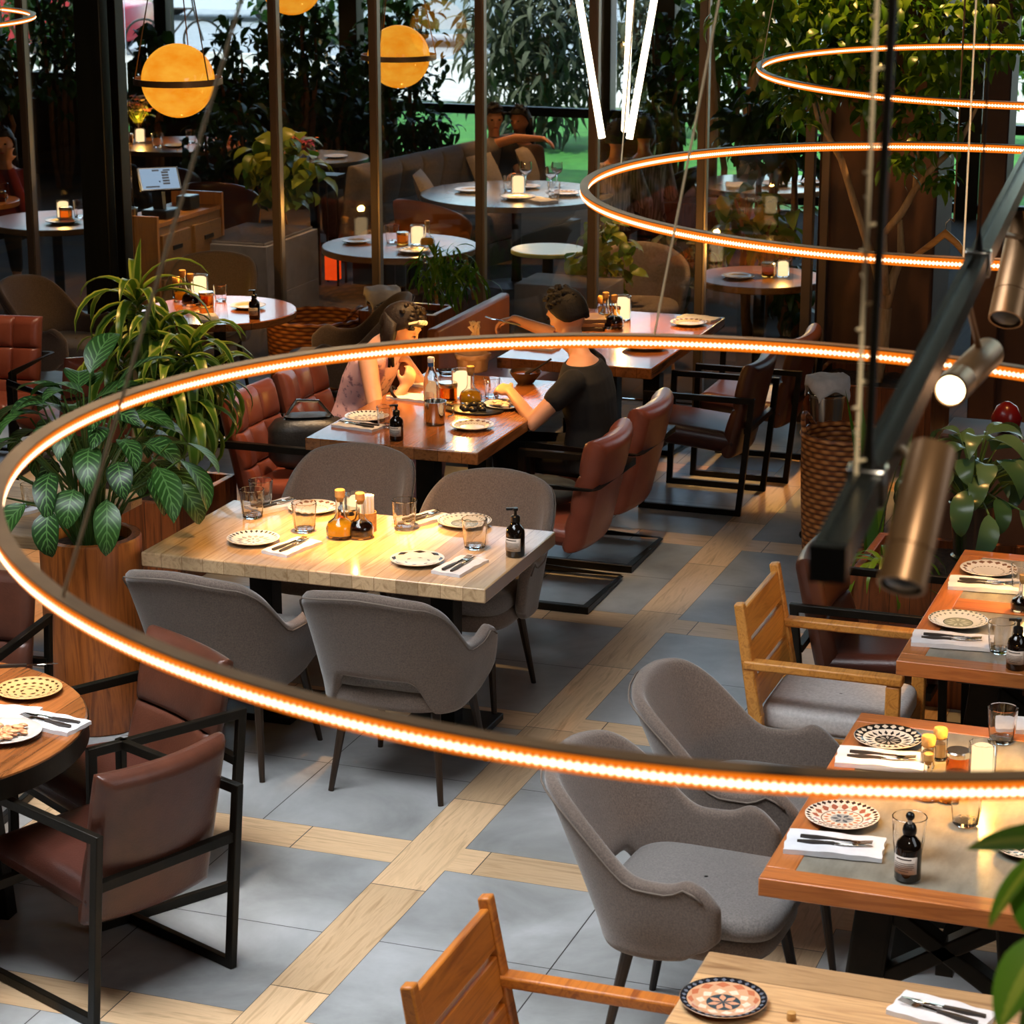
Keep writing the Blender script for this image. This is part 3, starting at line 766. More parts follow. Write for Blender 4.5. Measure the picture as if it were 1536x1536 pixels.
def cruet(liq, corkh=.02):
    def mk():
        t = thing('stoppered_cruet', '', 'bottle')
        b = [(.001, 0), (.034, 0), (.04, .01), (.041, .028), (.034, .046), (.018, .058), (.0135, .07), (.0125, .115)]
        m = MB(); m.lathe(b+[(.0105, .115), (.011, .07), (.016, .056), (.032, .044), (.038, .028), (.036, .011), (.001, .006)], 26, capb=False, capt=False); m.build('flask', MT['glass'], t, smooth=70)
        m = MB(); m.lathe([(.001, .0065), (.0355, .0115), (.0375, .028), (.033, .0425), (.02, .05), (.001, .0502)], 26, capb=False, capt=False); m.build('liquid', liq, t, smooth=60)
        m = MB(); m.lathe([(.009, .105), (.012, .118), (.014, .118), (.0145, .118+corkh), (.012, .12+corkh)], 16); m.build('stopper', MT['cork'], t)
        return t
    return Kit(mk)
oil, vinegar = cruet(MT['oil']), cruet(MT['vinegar'])
def mk_mill():
    t = thing('corked_shaker', '', 'shaker')
    m = MB(); m.lathe([(.001, 0), (.02, 0), (.021, .06), (.019, .066), (.017, .066), (.018, .01), (.001, .006)], 20, capb=False, capt=False); m.build('jar', MT['glass'], t)
    m = MB(); m.lathe([(.001, .007), (.0165, .008), (.0165, .045), (.001, .046)], 16, capb=False, capt=False); m.build('seasoning', MT['straws'], t)
    m = MB(); m.lathe([(.016, .06), (.019, .067), (.021, .085), (.018, .092)], 18); m.build('cork_stopper', MT['cork'], t)
    return t
mill = Kit(mk_mill)
def mk_jar():
    t = thing('amber_spice_jar', '', 'jar')
    m = MB(); m.lathe([(.001, 0), (.03, 0), (.032, .004), (.032, .05), (.03, .052), (.0295, .05), (.029, .006), (.001, .004)], 24, capb=False, capt=False); m.build('jar_body', MT['amber'], t)
    m = MB(); m.lathe([(.033, .05), (.034, .052), (.034, .062), (.031, .066)], 24); m.build('lid', MT['steel'], t)
    return t
jar = Kit(mk_jar)
def mk_candle():
    t = thing('candle_holder', '', 'candle')
    m = MB(); f = lambda a, z: 1+.05*math.cos(a*10)
    m.lathe([(.001, 0), (.03, 0), (.032, .003), (.033, .09), (.031, .09), (.030, .006), (.001, .005)], 40, fn=f, capb=False, capt=False); m.build('holder', MT['glass'], t, smooth=60)
    m = MB(); m.lathe([(.001, .007), (.027, .008), (.027, .078), (.02, .083), (.001, .080)], 20, capb=False, capt=False); m.build('wax', MT['candle'], t)
    return t
candle = Kit(mk_candle)
def mk_picks():
    t = thing('napkin_cup', '', 'holder')
    m = MB(); m.lathe([(.026, 0), (.028, .002), (.029, .06), (.027, .06)], 20, capt=False); m.build('cup', MT['cork'], t)
    m = MB()
    for i in range(7):
        a = i*.9; m.box((.008*math.cos(a), .008*math.sin(a), .07), (.03, .004, .085), Matrix.Rotation(a, 4, 'Z'))
    m.build('napkins', MT['napkin'], t)
    return t
picks = Kit(mk_picks)
Z = .7505
def P(x, y, dz=0): p = tb(x, y); p.z = Z+dz; return p
GP, GN, GK, GF, GG, GS = 'plates laid on the tables', 'folded napkins on the tables', 'knives laid on napkins', 'forks laid on napkins', 'tumblers on the tables', 'pump bottles on the tables'
def setting(px, py, rz, where, cut=True, s=1.1):
    p = P(px, py); napkin(p, rz, 'white folded napkin '+where, GN, s)
    if cut:
        rot = lambda dx: p+V((dx*math.cos(rz), dx*math.sin(rz), .0125))
        knife(rot(.012), rz+R(4), 'dark-handled knife on the white napkin '+where, GK)
        fork(rot(-.016), rz-R(3), 'dark-handled fork on the white napkin '+where, GF)
# pale oak table
PK['dots'](P(380, 813), .2, 'white plate with dark rim pattern, front left of the pale oak table', GP)
PK['frieze'](P(470, 766), 1, 'patterned plate behind the oil bottles at the back left of the pale oak table', GP)
PK['green'](P(697, 787), 0, 'large plate with beaded rim before the right-hand grey chair on the pale oak table', GP, 1.05)
PK['square'](P(626, 844), 0, 'white plate with dark spots at the front right of the pale oak table', GP)
setting(438, 823, R(-12), 'front left on the pale oak table')
setting(690, 852, R(-8), 'front right on the pale oak table')
setting(412, 761, R(-30), 'at the pale oak table\'s back left corner')
setting(634, 781, R(-25), 'behind the centre tumbler of the pale oak table')
for x, y, w in ((457, 797, 'right of the front left plate on the pale oak table'), (379, 776, 'at the back left corner of the pale oak table'), (607, 793, 'just right of the oil bottles on the pale oak table'), (712, 822, 'left of the pump bottle on the pale oak table'), (392, 762, 'farthest left on the pale oak table')):
    tumbler(P(x, y), rnd.random()*6, 'clear faceted tumbler '+w, GG, 1.22)
soap(P(773, 834), R(-10), 'black pump bottle at the right end of the pale oak table', GS, 1.15)
CON = 'condiments on the tables'
oil(P(511, 806), 0, 'yellow oil cruet with cork on the pale oak table', CON, 1.45)
vinegar(P(541, 806), 0, 'dark vinegar cruet with cork on the pale oak table', CON, 1.35)
jar(P(522, 796), 0, 'amber jar between the cruets on the pale oak table', CON, 1.5)
candle(P(538, 791), 0, 'tall lit candle glass behind the cruets on the pale oak table', 'candle glasses', 1.6)
picks(P(551, 796), 0, 'small napkin cup beside the candle on the pale oak table', CON, 1.35)
# the couple's table
PK['dots'](P(550, 629), 1, 'white plate with blue rim before the woman\'s empty neighbour seat', GP)
PK['frieze'](P(708, 642), 1, 'grey-rimmed plate near the right edge of the couple\'s table', GP)
PK['plain'](P(757, 611), 0, 'plate with food in front of the man in black', GP)
setting(538, 641, R(80), 'nearest us on the couple\'s table')
setting(618, 598, R(80), 'at the woman\'s elbow on the couple\'s table', False)
setting(640, 578, R(70), 'beyond the water bottle on the couple\'s table', False)
soap(P(595, 660), 0, 'black pump bottle with white label at the near edge of the couple\'s table', GS)
tumbler(P(578, 640), 0, 'clear tumbler beside the pump bottle on the couple\'s table', GG)
tumbler(P(722, 603), 0, 'clear tumbler by the man\'s left hand on the couple\'s table', GG)
tumbler(P(738, 596), 0, 'second clear tumbler under the man\'s left hand', GG)
candle(P(693, 596), 0, 'lit candle glass in the middle of the couple\'s table', 'candle glasses', 1.6)
oil(P(706, 606), 0, 'oil cruet beside the candle on the couple\'s table', CON, 1.4)
jar(P(672, 602), 0, 'amber jar left of the candle on the couple\'s table', CON, 1.5)
mill(P(680, 597), 0, 'corked shaker left of the candle on the couple\'s table', CON)
def mk_water():
    t = thing('water_bottle', 'clear water bottle with blue cap label on the couple\'s table', 'bottle')
    m = MB(); m.lathe([(.001, 0), (.036, 0), (.038, .005), (.038, .15), (.032, .185), (.016, .225), (.0145, .26), (.0125, .26), (.014, .225), (.03, .183), (.036, .15), (.036, .008), (.001, .006)], 28, capb=False, capt=False); m.build('bottle_body', MT['glass'], t, smooth=70)
    m = MB(); m.lathe([(.016, .232), (.0155, .25)], 20, capb=False, capt=False); m.build('neck_label', simple('blue_band', '#2d5e9a', .5), t)
    m = MB(); m.lathe([(.016, .252), (.017, .254), (.017, .276), (.015, .279)], 20); m.build('cap', MT['white'], t)
    return t
w = mk_water(); w.location = P(647, 618)
def mk_pail():
    t = thing('steel_wine_cup', 'small polished steel cup on the couple\'s table, before the water bottle', 'cup')
    m = MB(); m.lathe([(.001, 0), (.044, 0), (.046, .003), (.055, .115), (.053, .115), (.044, .006), (.001, .005)], 32, capb=False, capt=False); m.build('cup_body', MT['chrome'], t, smooth=60)
    m = MB(); m.tube([(.055*math.cos(R(20)), .02, .095), (.085, .02, .09), (.088, .02, .05), (.06, .02, .035)], .005, 8); m.build('handle', MT['chrome'], t)
    return t
w = mk_pail(); w.location = P(653, 636)
m = MB(); m.slab(0, 0, 0, .012, .15, .11, 2.2, .004)
for i in range(9):
    a = i*.7; m.sphere((.08*math.cos(a)*(.4+.06*i), .06*math.sin(a), .018), .022, 8, 6, (1, 1, .7))
tag(m.build('serving_tray', simple('black_tray', '#121214', .35), loc=P(712, 616), smooth=50), 'black tray heaped with dark mussels in the middle of the couple\'s table', 'tray')
m = MB()
for i in range(26):
    a = rnd.random()*6.28; r_ = .055*math.sqrt(rnd.random()); m.sphere((r_*math.cos(a), r_*math.sin(a), .008+.012*rnd.random()), .012+.006*rnd.random(), 7, 5, (1.3, .8, .6))
fo = simple('cooked_food', '#b98a5a', .5, c2='#d9cfc0', scale=50)
pl_food = m.build('food', fo, loc=P(757, 611, .008)); tag(pl_food, 'pale food on the plate in front of the man in black', 'food', kind='stuff')
def mk_bowl():
    m = MB(); m.lathe([(.001, 0), (.04, 0), (.045, .005), (.075, .045), (.085, .065), (.082, .066), (.07, .044), (.04, .01), (.001, .008)], 32, capb=False, capt=False)
    t = tag(m.build('soup_bowl', simple('brown_bowl', '#3a2a20', .35), smooth=60), 'dark bowl of soup beside the man on the couple\'s table', 'bowl')
    m = MB(); m.lathe([(.001, .05), (.072, .05)], 28, capb=False, capt=False); m.build('soup', simple('red_soup', '#8a5038', .2), t)
    m = MB(); m.tube([(0, 0, .05), (.05, .03, .075), (.12, .07, .125)], [.012, .005, .006], 8); m.build('spoon', MT['knifehandle'], t)
    return t
w = mk_bowl(); w.location = P(788, 575)
def mk_bag():
    m = MB(); f = lambda a, z: 1+.06*math.sin(a*7+z*60)+.04*math.sin(a*3)
    m.lathe([(.001, 0), (.075, 0), (.08, .01), (.085, .07), (.095, .075), (.096, .095), (.085, .098), (.08, .075), (.07, .02), (.001, .012)], 40, capb=False, capt=False, fn=f)
    return tag(m.build('bread_bag', simple('paper_bag', '#c9a183', .9, c2='#b58c6e', scale=12), smooth=60), 'rolled brown paper bread bag at the far end of the couple\'s table', 'bag')
w = mk_bag(); w.location = P(708, 556)
m = MB(); m.lathe([(.001, 0), (.045, 0), (.06, .03), (.058, .031), (.043, .005), (.001, .004)], 28, capb=False, capt=False)
tag(m.build('glass_bowl', MT['glass'], loc=P(672, 562), smooth=60), 'shallow glass bowl behind the water bottle', 'bowl')
# table behind the man
PK['plain'](P(968, 522), 0, 'broad plate at the near right corner of the table behind the man', GP, 1.25)
PK['frieze'](P(1033, 487), 0, 'small plate at the far right of the table behind the man', GP)
setting(806, 522, R(85), 'at the near left end of the table behind the man', False)
setting(1048, 479, R(75), 'behind the small plate on the table behind the man', False)
for x, y, kit, nm in ((908, 488, oil, 'oil cruet on the table behind the man'), (921, 492, vinegar, 'vinegar cruet on the table behind the man'), (933, 480, candle, 'lit candle glass on the table behind the man'), (903, 476, mill, 'corked shaker behind the cruets on the table behind the man'), (925, 480, jar, 'amber jar beside the candle on the table behind the man')):
    kit(P(x, y), 0, nm, 'candle glasses' if kit is candle else CON, 1.6 if kit is candle else 1.4)
for i in range(3):
    m = MB(); m.box((0, 0, .0), (.15, .2, .022)); tag(m.build('menu_book', simple('menu_cover_%d' % i, ('#3f352c', '#8a6f52', '#57463a')[i], .6), loc=P(888, 492, .0115+.0235*i), rz=R(10+6*i), bevel=.003), ('dark menu book at the bottom of the stack behind the man\'s head', 'tan menu book in the middle of the stack behind the man\'s head', 'brown menu book on top of the stack behind the man\'s head')[i], 'book', 'stacked menu books')
# back-left round table
for x, y, kit, nm in ((300, 447, candle, 'lit candle glass on the round table at the back left'), (275, 452, oil, 'oil cruet on the round table at the back left'), (287, 458, vinegar, 'vinegar cruet on the round table at the back left'), (310, 460, jar, 'amber jar on the round table at the back left'), (266, 446, mill, 'corked shaker on the round table at the back left')):
    kit(P(x, y), 0, nm, 'candle glasses' if kit is candle else CON, 1.6 if kit is candle else 1.4)
tumbler(P(331, 452), 0, 'clear tumbler on the round table at the back left', GG)
soap(P(382, 478), 0, 'black pump bottle on the round table at the back left', GS)
PK['plain'](P(372, 462), 0, 'plate at the right edge of the round table at the back left', GP)
napkin(P(312, 478), .6, 'napkin with dark print at the front of the round table at the back left', GN)
# lower-left round table
PK['polka'](P(44, 1040), 0, 'tan polka-dot plate on the round table at lower left', GP, 1.02)
PK['plain'](P(8, 1105), 0, 'plate of leftover food on the round table at lower left', GP, 1.08)
m = MB()
for i in range(40):
    a = rnd.random()*6.28; r_ = .07*math.sqrt(rnd.random()); m.sphere((r_*math.cos(a), r_*math.sin(a), .006+.012*rnd.random()), .009+.007*rnd.random(), 7, 5, (1.5, .7, .5))
tag(m.build('leftover_food', simple('pasta_food', '#d9a878', .45, c2='#a85a34', scale=60), loc=P(8, 1105, .009)), 'leftover reddish food on the plate at lower left', 'food', kind='stuff')
setting(75, 1087, R(82), 'beside the leftovers, lower left round table')
napkin(P(8, 1072), R(100), 'second white napkin at the left edge of the lower left round table', GN)
knife(P(40, 1000), R(-62), 'steel knife behind the polka-dot plate', GK)
# left-edge table
tumbler(P(47, 760), 0, 'clear tumbler on the table behind the wooden pot', GG)
setting(22, 770, R(-20), 'on the table behind the wooden pot', True)
# bottom-right table
PK['navy'](P(1085, 1507), 0, 'navy-rimmed plate on the rough oak table', GP, 1.0)
setting(1412, 1524, R(78), 'on the rough oak table')
m = MB(); m.lathe([(.011, 0), (.012, .003), (.011, .02)], 14); tag(m.build('wine_cork', MT['cork'], loc=P(1187, 1530)), 'little cork standing on the rough oak table', 'cork')
# nearest inlaid table
PK['black'](P(1332, 1113), 0, 'black flowered plate at the back of the near inlaid table', GP)
PK['red'](P(1263, 1231), 0, 'red and grey flowered plate at the front left of the near inlaid table', GP)
PK['black'](P(1545, 1275), 1, 'black flowered plate at the right edge behind the green leaf', GP)
setting(1322, 1143, R(-84), 'by the black plate, near inlaid table', s=1.28)
setting(1252, 1272, R(-84), 'by the red plate, near inlaid table', s=1.28)
setting(1548, 1092, R(-80), 'at the far right edge of the near inlaid table', False)
tumbler(P(1502, 1112), 0, 'clear faceted tumbler at the back right of the near inlaid table', GG, 1.12)
tumbler(P(1448, 1236), 0, 'amber-lit tumbler in the middle of the near inlaid table', GG, 1.1)
tumbler(P(1362, 1282), 0, 'clear tumbler just behind the dropper bottle', GG, 1.15)
dr = mk_dropper(); tag(dr, 'black dropper bottle with pale label at the front edge of the near inlaid table', 'bottle'); dr.location = P(1361, 1318); dr.rotation_euler = (0, 0, R(-12)); dr.scale = (1.1, 1.1, 1.1)
mill(P(1391, 1150), 0, 'front corked shaker on the near inlaid table', CON, 1.1)
mill(P(1409, 1138), 0, 'rear corked shaker on the near inlaid table', CON, 1.1)
jar(P(1436, 1160), 0, 'amber jar with steel lid left of the candle on the near inlaid table', CON, 1.15)
candle(P(1472, 1166), 0, 'lit ribbed candle glass on the near inlaid table', 'candle glasses', 1.25)
oil(P(1390, 1196), 0, 'oil cruet under the ring light on the near inlaid table', CON)
jar(P(1422, 1200), 0, 'second amber jar, nearest the ring light, on the near inlaid table', CON)
# far right inlaid table
PK['green'](P(1437, 936), 0, 'green-centred plate on the far inlaid table', GP)
PK['frieze'](P(1482, 859), 0, 'white plate with brown frieze on the far inlaid table', GP)
setting(1427, 964, R(-84), 'by the green-centred plate, far inlaid table', s=1.28)
setting(1478, 880, R(-84), 'by the brown frieze plate, far inlaid table', s=1.28)
soap(P(1524, 1003), R(-10), 'black pump bottle at the front of the far inlaid table', GS, 1.05)
tumbler(P(1500, 978), 0, 'clear tumbler beside the pump bottle on the far inlaid table', GG, 1.1)
tumbler(P(1532, 885), 0, 'clear tumbler at the right edge of the far inlaid table', GG)
vinegar(P(1532, 916), 0, 'dark vinegar cruet at the right edge of the far inlaid table', CON)
candle(P(1545, 900), 0, 'lit candle glass at the right edge of the far inlaid table', 'candle glasses')
# ---------------------------------------------------------------- plants
def leaf(m, base, d, L, W, droop=.5, curl=.25, seg=6, roll=0.0, stalk=0.0, wmax=.4):
    """a folded, arching blade; uv = (across, along)"""
    d = V(d).normalized(); p = V(base); up = V((0, 0, 1))
    side = d.cross(up)
    if side.length < 1e-3: side = V((1, 0, 0))
    side.normalize()
    if roll: side = Quaternion(d, roll) @ side
    rows = []; st = L/seg
    for i in range(seg+1):
        t = i/seg
        if t <= wmax: w = math.sin(PI/2*max(t/wmax, 0))**.8
        else: w = math.cos(PI/2*((t-wmax)/(1-wmax)))**.8
        w = W*.5*max(w, .02)
        n = side.cross(d).normalized()
        rows.append((p-side*w+n*(curl*w), p.copy(), p+side*w+n*(curl*w)))
        # bend towards the ground
        ax = side; q = Quaternion(ax, -droop/seg*(1+t)) ; d = (q @ d).normalized(); p = p+d*st
    vs = [q for r in rows for q in r]; fs = []; uv = []
    for i in range(seg):
        for k in (0, 1):
            fs.append((i*3+k, i*3+k+1, i*3+3+k+1, i*3+3+k))
            uv.append([(k*.5, i/seg), (k*.5+.5, i/seg), (k*.5+.5, (i+1)/seg), (k*.5, (i+1)/seg)])
    m.add(vs, fs, None, uv)
def dirn(az, el): return V((math.cos(az)*math.cos(el), math.sin(az)*math.cos(el), math.sin(el)))
def wobble(a, b, n=6, k=.02, rr=rnd):
    a, b = V(a), V(b); o = []
    for i in range(n+1):
        p = a.lerp(b, i/n)
        if 0 < i < n: p += V((rr.uniform(-k, k), rr.uniform(-k, k), rr.uniform(-k, k)*.5))
        o.append(p)
    return o
def box_planter(name, label, x0, x1, y0, y1, z, mat, z0=0.0):
    t = thing(name, label, 'planter', ((x0+x1)/2, (y0+y1)/2, z0)); X, Y = (x1-x0)/2, (y1-y0)/2; b = .035
    m = MB()
    for s in (-1, 1):
        m.box((0, s*(Y-b/2), z/2), (2*X, b, z)); m.box((s*(X-b/2), 0, z/2), (b, 2*Y-2*b, z))
    m.build('planter_box', mat, t, bevel=.004)
    rows = [[(-X+b+(2*X-2*b)*i/14, -Y+b+(2*Y-2*b)*j/14, z-.05+.018*rnd.random()) for i in range(15)] for j in range(15)]
    MB().grid(rows).build('soil', MT['soil'], t)
    MB().box((0, 0, .02), (2*X-.02, 2*Y-.02, .04)).build('base', MT['black'], t)
    return t
# tall striped dracaena in the wooden box
box_planter('wooden_planter', 'square wooden planter box behind the round wooden pot', -5.95, -5.24, 9.92, 10.55, .42, MT['planter'])
def stem_plant(): pass
dr_t = thing('dracaena', 'tall green and yellow striped plant growing in the square wooden planter', 'plant', (-5.6, 10.22, .38))
O = V((-5.6, 10.22, .38))
crowns = [(atv(206, 462, 10.2), .44, 26, .55), (atv(240, 520, 10.15), .42, 26, .3), (atv(185, 545, 10.3), .40, 26, .1), (atv(285, 545, 10.05), .42, 28, .1), (atv(255, 590, 9.95), .40, 24, .1), (atv(285, 625, 9.95), .38, 22, -.1), (atv(310, 585, 10.1), .38, 20, -.1), (atv(230, 600, 10.25), .34, 18, -.1)]
m = MB()
for i, (c, L, n, e) in enumerate(crowns):
    c = c-O
    s = MB(); s.tube(wobble((rnd.uniform(-.12, .12), rnd.uniform(-.1, .1), -.02), c-V((0, 0, .02)), 6, .015), [.019]*5+[.014, .011], 8); s.build('stem', MT['palebark'], dr_t)
    for k in range(n):
        t = k/n; az = k*2.4+rnd.uniform(-.3, .3); el = R(72)*(1-t)**1.1+R(8)-R(25)*t
        leaf(m, c+V((0, 0, .05*(1-t)-.05*t)), dirn(az, el), L*rnd.uniform(.8, 1.12), .062, 1.5+.6*t, .3, 8, wmax=.3)
leaf(m, crowns[0][0]-O, dirn(R(80), R(88)), .34, .055, .15, .3, 8, wmax=.35)
leaf(m, crowns[0][0]-O, dirn(R(20), R(50)), .40, .055, .9, .3, 8, wmax=.35)
m.build('foliage', L_DRAC, dr_t, smooth=180)
# calathea in the round wooden pot
pt = thing('wooden_pot', 'tall round wooden pot at the end of the pale oak table', 'pot', (-4.73, 8.19, 0))
m = MB(); m.lathe([(.19, 0), (.2, .01), (.205, .4), (.205, .79), (.2, .80), (.165, .80), (.16, .79), (.16, .66)], 48, capt=False, fn=lambda a, z: 1+.004*math.cos(a*22)); m.build('pot_body', MT['pot'], pt, smooth=45)
m = MB(); m.lathe([(.001, .75)]+[(r*.01, .745+.012*rnd.random()) for r in range(2, 17, 2)], 28, capb=False, capt=False); m.build('soil', MT['soil'], pt)
ca = thing('calathea', 'bushy plant with large veined leaves in the round wooden pot', 'plant', (-4.73, 8.19, .74))
m = MB(); st = MB()
r2 = random.Random(5)
for k in range(58):
    az = k*2.4; ring = k/58; rad = .05+.36*ring**.9; hgt = .60*(1-.62*ring**1.5)+r2.uniform(-.05, .06)
    b = V((.05*math.cos(az), .05*math.sin(az), 0)); e = V((rad*math.cos(az), rad*math.sin(az), max(.27, hgt)))
    mid = b.lerp(e, .5)+V((-.05*math.cos(az), -.05*math.sin(az), .06))
    st.tube([b, mid, e], [.006, .005, .004], 5)
    leaf(m, e, dirn(az+r2.uniform(-.4, .4), R(40-70*ring)), r2.uniform(.17, .25), r2.uniform(.09, .125), .8+.4*ring, .25, 8, r2.uniform(-.5, .5))
for (x, y, az, el) in ((100, 590, 170, 25), (60, 655, 190, 0), (150, 560, 80, 60), (190, 580, 40, 55), (40, 610, 175, 10), (270, 665, 0, 10), (285, 690, -20, -10), (250, 700, -40, -15)):
    e = atv(x+25 if x < 150 else x-15, y, 8.15)-V((-4.73, 8.19, .74)); st.tube([V((0, 0, 0)), e*.5+V((0, 0, .05)), e], [.006, .005, .004], 5)
    leaf(m, e, dirn(R(az), R(el)), .27, .12, .8, .2, 8, rnd.uniform(-.4, .4))
m.build('foliage', L_CALA, ca, smooth=180); st.build('stalks', simple('green_stalk', '#3f5a22', .5), ca)
# planter box beyond the far table, with lily in a steel pail
box_planter('wooden_planter', 'wooden planter box beyond the far inlaid table on the right', -1.9, -.7, 9.5, 10.15, .55, MT['planter'])
pl = thing('steel_bucket', 'steel bucket on the planter box holding the white-lit plant', 'bucket', (-1.45, 9.85, .56)); 
m = MB(); m.lathe([(.001, 0), (.085, 0), (.086, .012), (.075, .02), (.1, .24), (.105, .245), (.1, .25), (.095, .24), (.07, .03)], 32, capb=False, capt=False); m.build('bucket_body', MT['steel'], pl, smooth=50)
m = MB(); m.lathe([(.001, .2), (.09, .2)], 24, capb=False, capt=False); m.build('soil', MT['soil'], pl)
li = thing('peace_lily', 'plant with broad pale-lit leaves at the right edge', 'plant', (-1.45, 9.85, .76))
m = MB(); st = MB(); r3 = random.Random(9)
for k in range(46):
    az = k*2.4; ring = k/46; rad = .03+.28*ring; h = .34*(1-.75*ring)+r3.uniform(-.05, .05)
    e = V((rad*math.cos(az), rad*math.sin(az), h)); st.tube([V((0, 0, 0)), e*.5+V((0, 0, .06)), e], [.005, .0045, .004], 5)
    leaf(m, e, dirn(az, R(45-75*ring)), r3.uniform(.18, .25), r3.uniform(.075, .1), 1.4, .22, 8, r3.uniform(-.4, .4))
m.build('foliage', L_PALE, li, smooth=180); st.build('stalks', simple('lily_stalk', '#56702c', .5), li)
br = MB(); br.lathe([(.001, .005), (.02, .0), (.06, .02), (.07, .07), (.045, .12), (.012, .14), (.001, .14)], 20, capb=False, capt=False)
tag(br.build('red_vase', simple('red_glaze', '#6e1210', .25), loc=(atv(1506, 690, 10.55).x, 10.55, .95), smooth=60), 'dark red vase behind the pale-lit plant', 'vase')
MB2 = MB(); MB2.box((0, 0, .475), (1.0, .35, .95)); tag(MB2.build('side_cabinet', MT['darkbrown'], loc=(-1.2, 10.6, 0), bevel=.01), 'dark cabinet behind the pale-lit plant at right', 'cabinet')
m = MB()
for i in range(40): 
    m.sphere((rnd.uniform(-.1, .1), rnd.uniform(-.06, .06), rnd.uniform(0, .02)), .02, 6, 4, (1, .7, .5))
tag(m.build('pebbles', simple('pebble', '#6a4636', .6, c2='#3c2a22', scale=30), loc=(-1.72, 9.68, .53)), 'heap of reddish pebbles on the planter soil at right', 'pebbles', kind='stuff')
for (x, y, lab) in ((-1.78, 9.7, 'thin drooping plant at the left end of the planter box at right'), (-1.9, 10.3, 'single upright pointed leaf behind the spotlight')):
    t = thing('sansevieria' if 'upright' in lab else 'trailing_plant', lab, 'plant', (x, y, .5 if 'thin' in lab else 0)); m = MB()
    if 'upright' in lab:
        for k in range(7): leaf(m, (.03*k-.1, .02*math.sin(k*2), .0), dirn(k*1.3, R(84)), 1.25-.1*abs(k-3), .06, .1, .3, 6, rnd.random())
    else:
        for k in range(22): leaf(m, (0, 0, .02), dirn(k*2.4, R(20+50*rnd.random())), .35, .03, 1.8, .2, 7)
        leaf(m, (.02, -.1, .02), dirn(R(-20), R(10)), .35, .07, .5, .2, 7)
    m.build('foliage', L_FIG, t, smooth=180)
# foreground plant hanging from the gallery at lower right
fg = thing('rubber_plant', 'blurred green leaves hanging in at the lower right corner, close to the camera', 'plant', tuple(V((0, 0, H))+ray(1710, 1400)/FPX*3.0))
m = MB(); st = MB(); OO = V(fg.location)
def fgl(px, py, tx, ty, d, L, W, roll):
    a = V((0, 0, H))+ray(px, py)/FPX*d-OO; b = V((0, 0, H))+ray(tx, ty)/FPX*(d-.03)-OO
    leaf(m, a, b-a, (b-a).length*1.02, W, .25, .2, 10, roll, wmax=.42); st.tube([V((.05, .0, -.05)), a.lerp(V((.05, 0, -.05)), .4)+V((0, 0, .03)), a], [.006, .005, .004], 6)
fgl(1610, 1262, 1441, 1248, 2.9, .2, .052, 1.1)
fgl(1575, 1270, 1468, 1372, 2.8, .2, .045, .3)
fgl(1590, 1395, 1480, 1526, 2.7, .2, .085, .2)
fgl(1560, 1300, 1535, 1400, 2.8, .2, .06, .4)
fgl(1600, 1480, 1530, 1570, 2.7, .2, .07, .3)
pq = V((.02, .05, -.12)); pot = MB(); pot.lathe([(.001, -.1), (.07, -.1), (.1, .02), (.105, .03), (.095, .03), (.06, -.08), (.001, -.06)], 28, c=tuple(pq), capb=False, capt=False); pot.build('hanging_pot', MT['concrete'], fg, smooth=50)
for k in range(3):
    a = k*2.1; cd = MB(); cd.tube([pq+V((.1*math.cos(a), .1*math.sin(a), .03)), V((0, 0, .6)), V((0, 0, 5.4-OO.z))], .003, 5); cd.build('cord', MT['bronze'], fg)
m.build('foliage', L_NEAR, fg, smooth=180); st.build('stalks', simple('rubber_stalk', '#7a8a3a', .5), fg)
# ---- trees: trunk with boughs and a crown of separate leaves
def crown(m, c, rad, n, L, W, rr, droop=.9, flat=1.0):
    for k in range(n):
        u = V((rr.gauss(0, 1), rr.gauss(0, 1), rr.gauss(0, 1))).normalized()*(rr.random()**.4)
        p = V(c)+V((u.x*rad[0], u.y*rad[1], u.z*rad[2]))
        leaf(m, p, dirn(rr.uniform(0, 6.28), rr.uniform(-.8, .5)), L*rr.uniform(.7, 1.25), W*rr.uniform(.8, 1.2), droop, .2, 4, rr.uniform(-.6, .6))
fig = thing('fig_tree', 'slender tree with forked trunk and bright green leaves before the brown column', 'tree', (-2.62, 13.8, 0))
FO = V((-2.62, 13.8, 0)); b = MB(); r4 = random.Random(3)
def px3(x, y, yy): return atv(x, y, yy)-FO
trunk = [V((0, 0, .4)), px3(1318, 600, 13.8), px3(1322, 520, 13.8), px3(1328, 462, 13.8)]
b.tube(trunk, [.06, .052, .045, .04], 10)
b.tube([px3(1328, 462, 13.8), px3(1313, 400, 13.78), px3(1296, 350, 13.76), px3(1280, 300, 13.76), px3(1262, 240, 13.75), px3(1240, 200, 13.72), px3(1222, 120, 13.7)], [.03, .024, .022, .021, .02, .017, .01], 8)
b.tube([px3(1328, 462, 13.8), px3(1340, 415, 13.82), px3(1352, 385, 13.84), px3(1350, 330, 13.84)], [.03, .027, .024, .016], 8)
b.tube([px3(1326, 350, 13.6), px3(1352, 320, 13.6), px3(1372, 285, 13.6), px3(1400, 250, 13.6), px3(1440, 215, 13.6), px3(1470, 150, 13.6)], [.02, .022, .02, .018, .014, .008], 8)
b.tube([px3(1330, 440, 13.75), px3(1326, 395, 13.66), px3(1326, 350, 13.6)], [.024, .022, .02], 8)
b.tube([px3(1372, 285, 13.6), px3(1374, 250, 13.6), px3(1384, 200, 13.6), px3(1400, 150, 13.6)], [.014, .013, .011, .007], 8)
b.tube([px3(1262, 240, 13.75), px3(1250, 215, 13.7), px3(1228, 185, 13.7), px3(1205, 90, 13.6)], [.014, .013, .012, .008], 8)
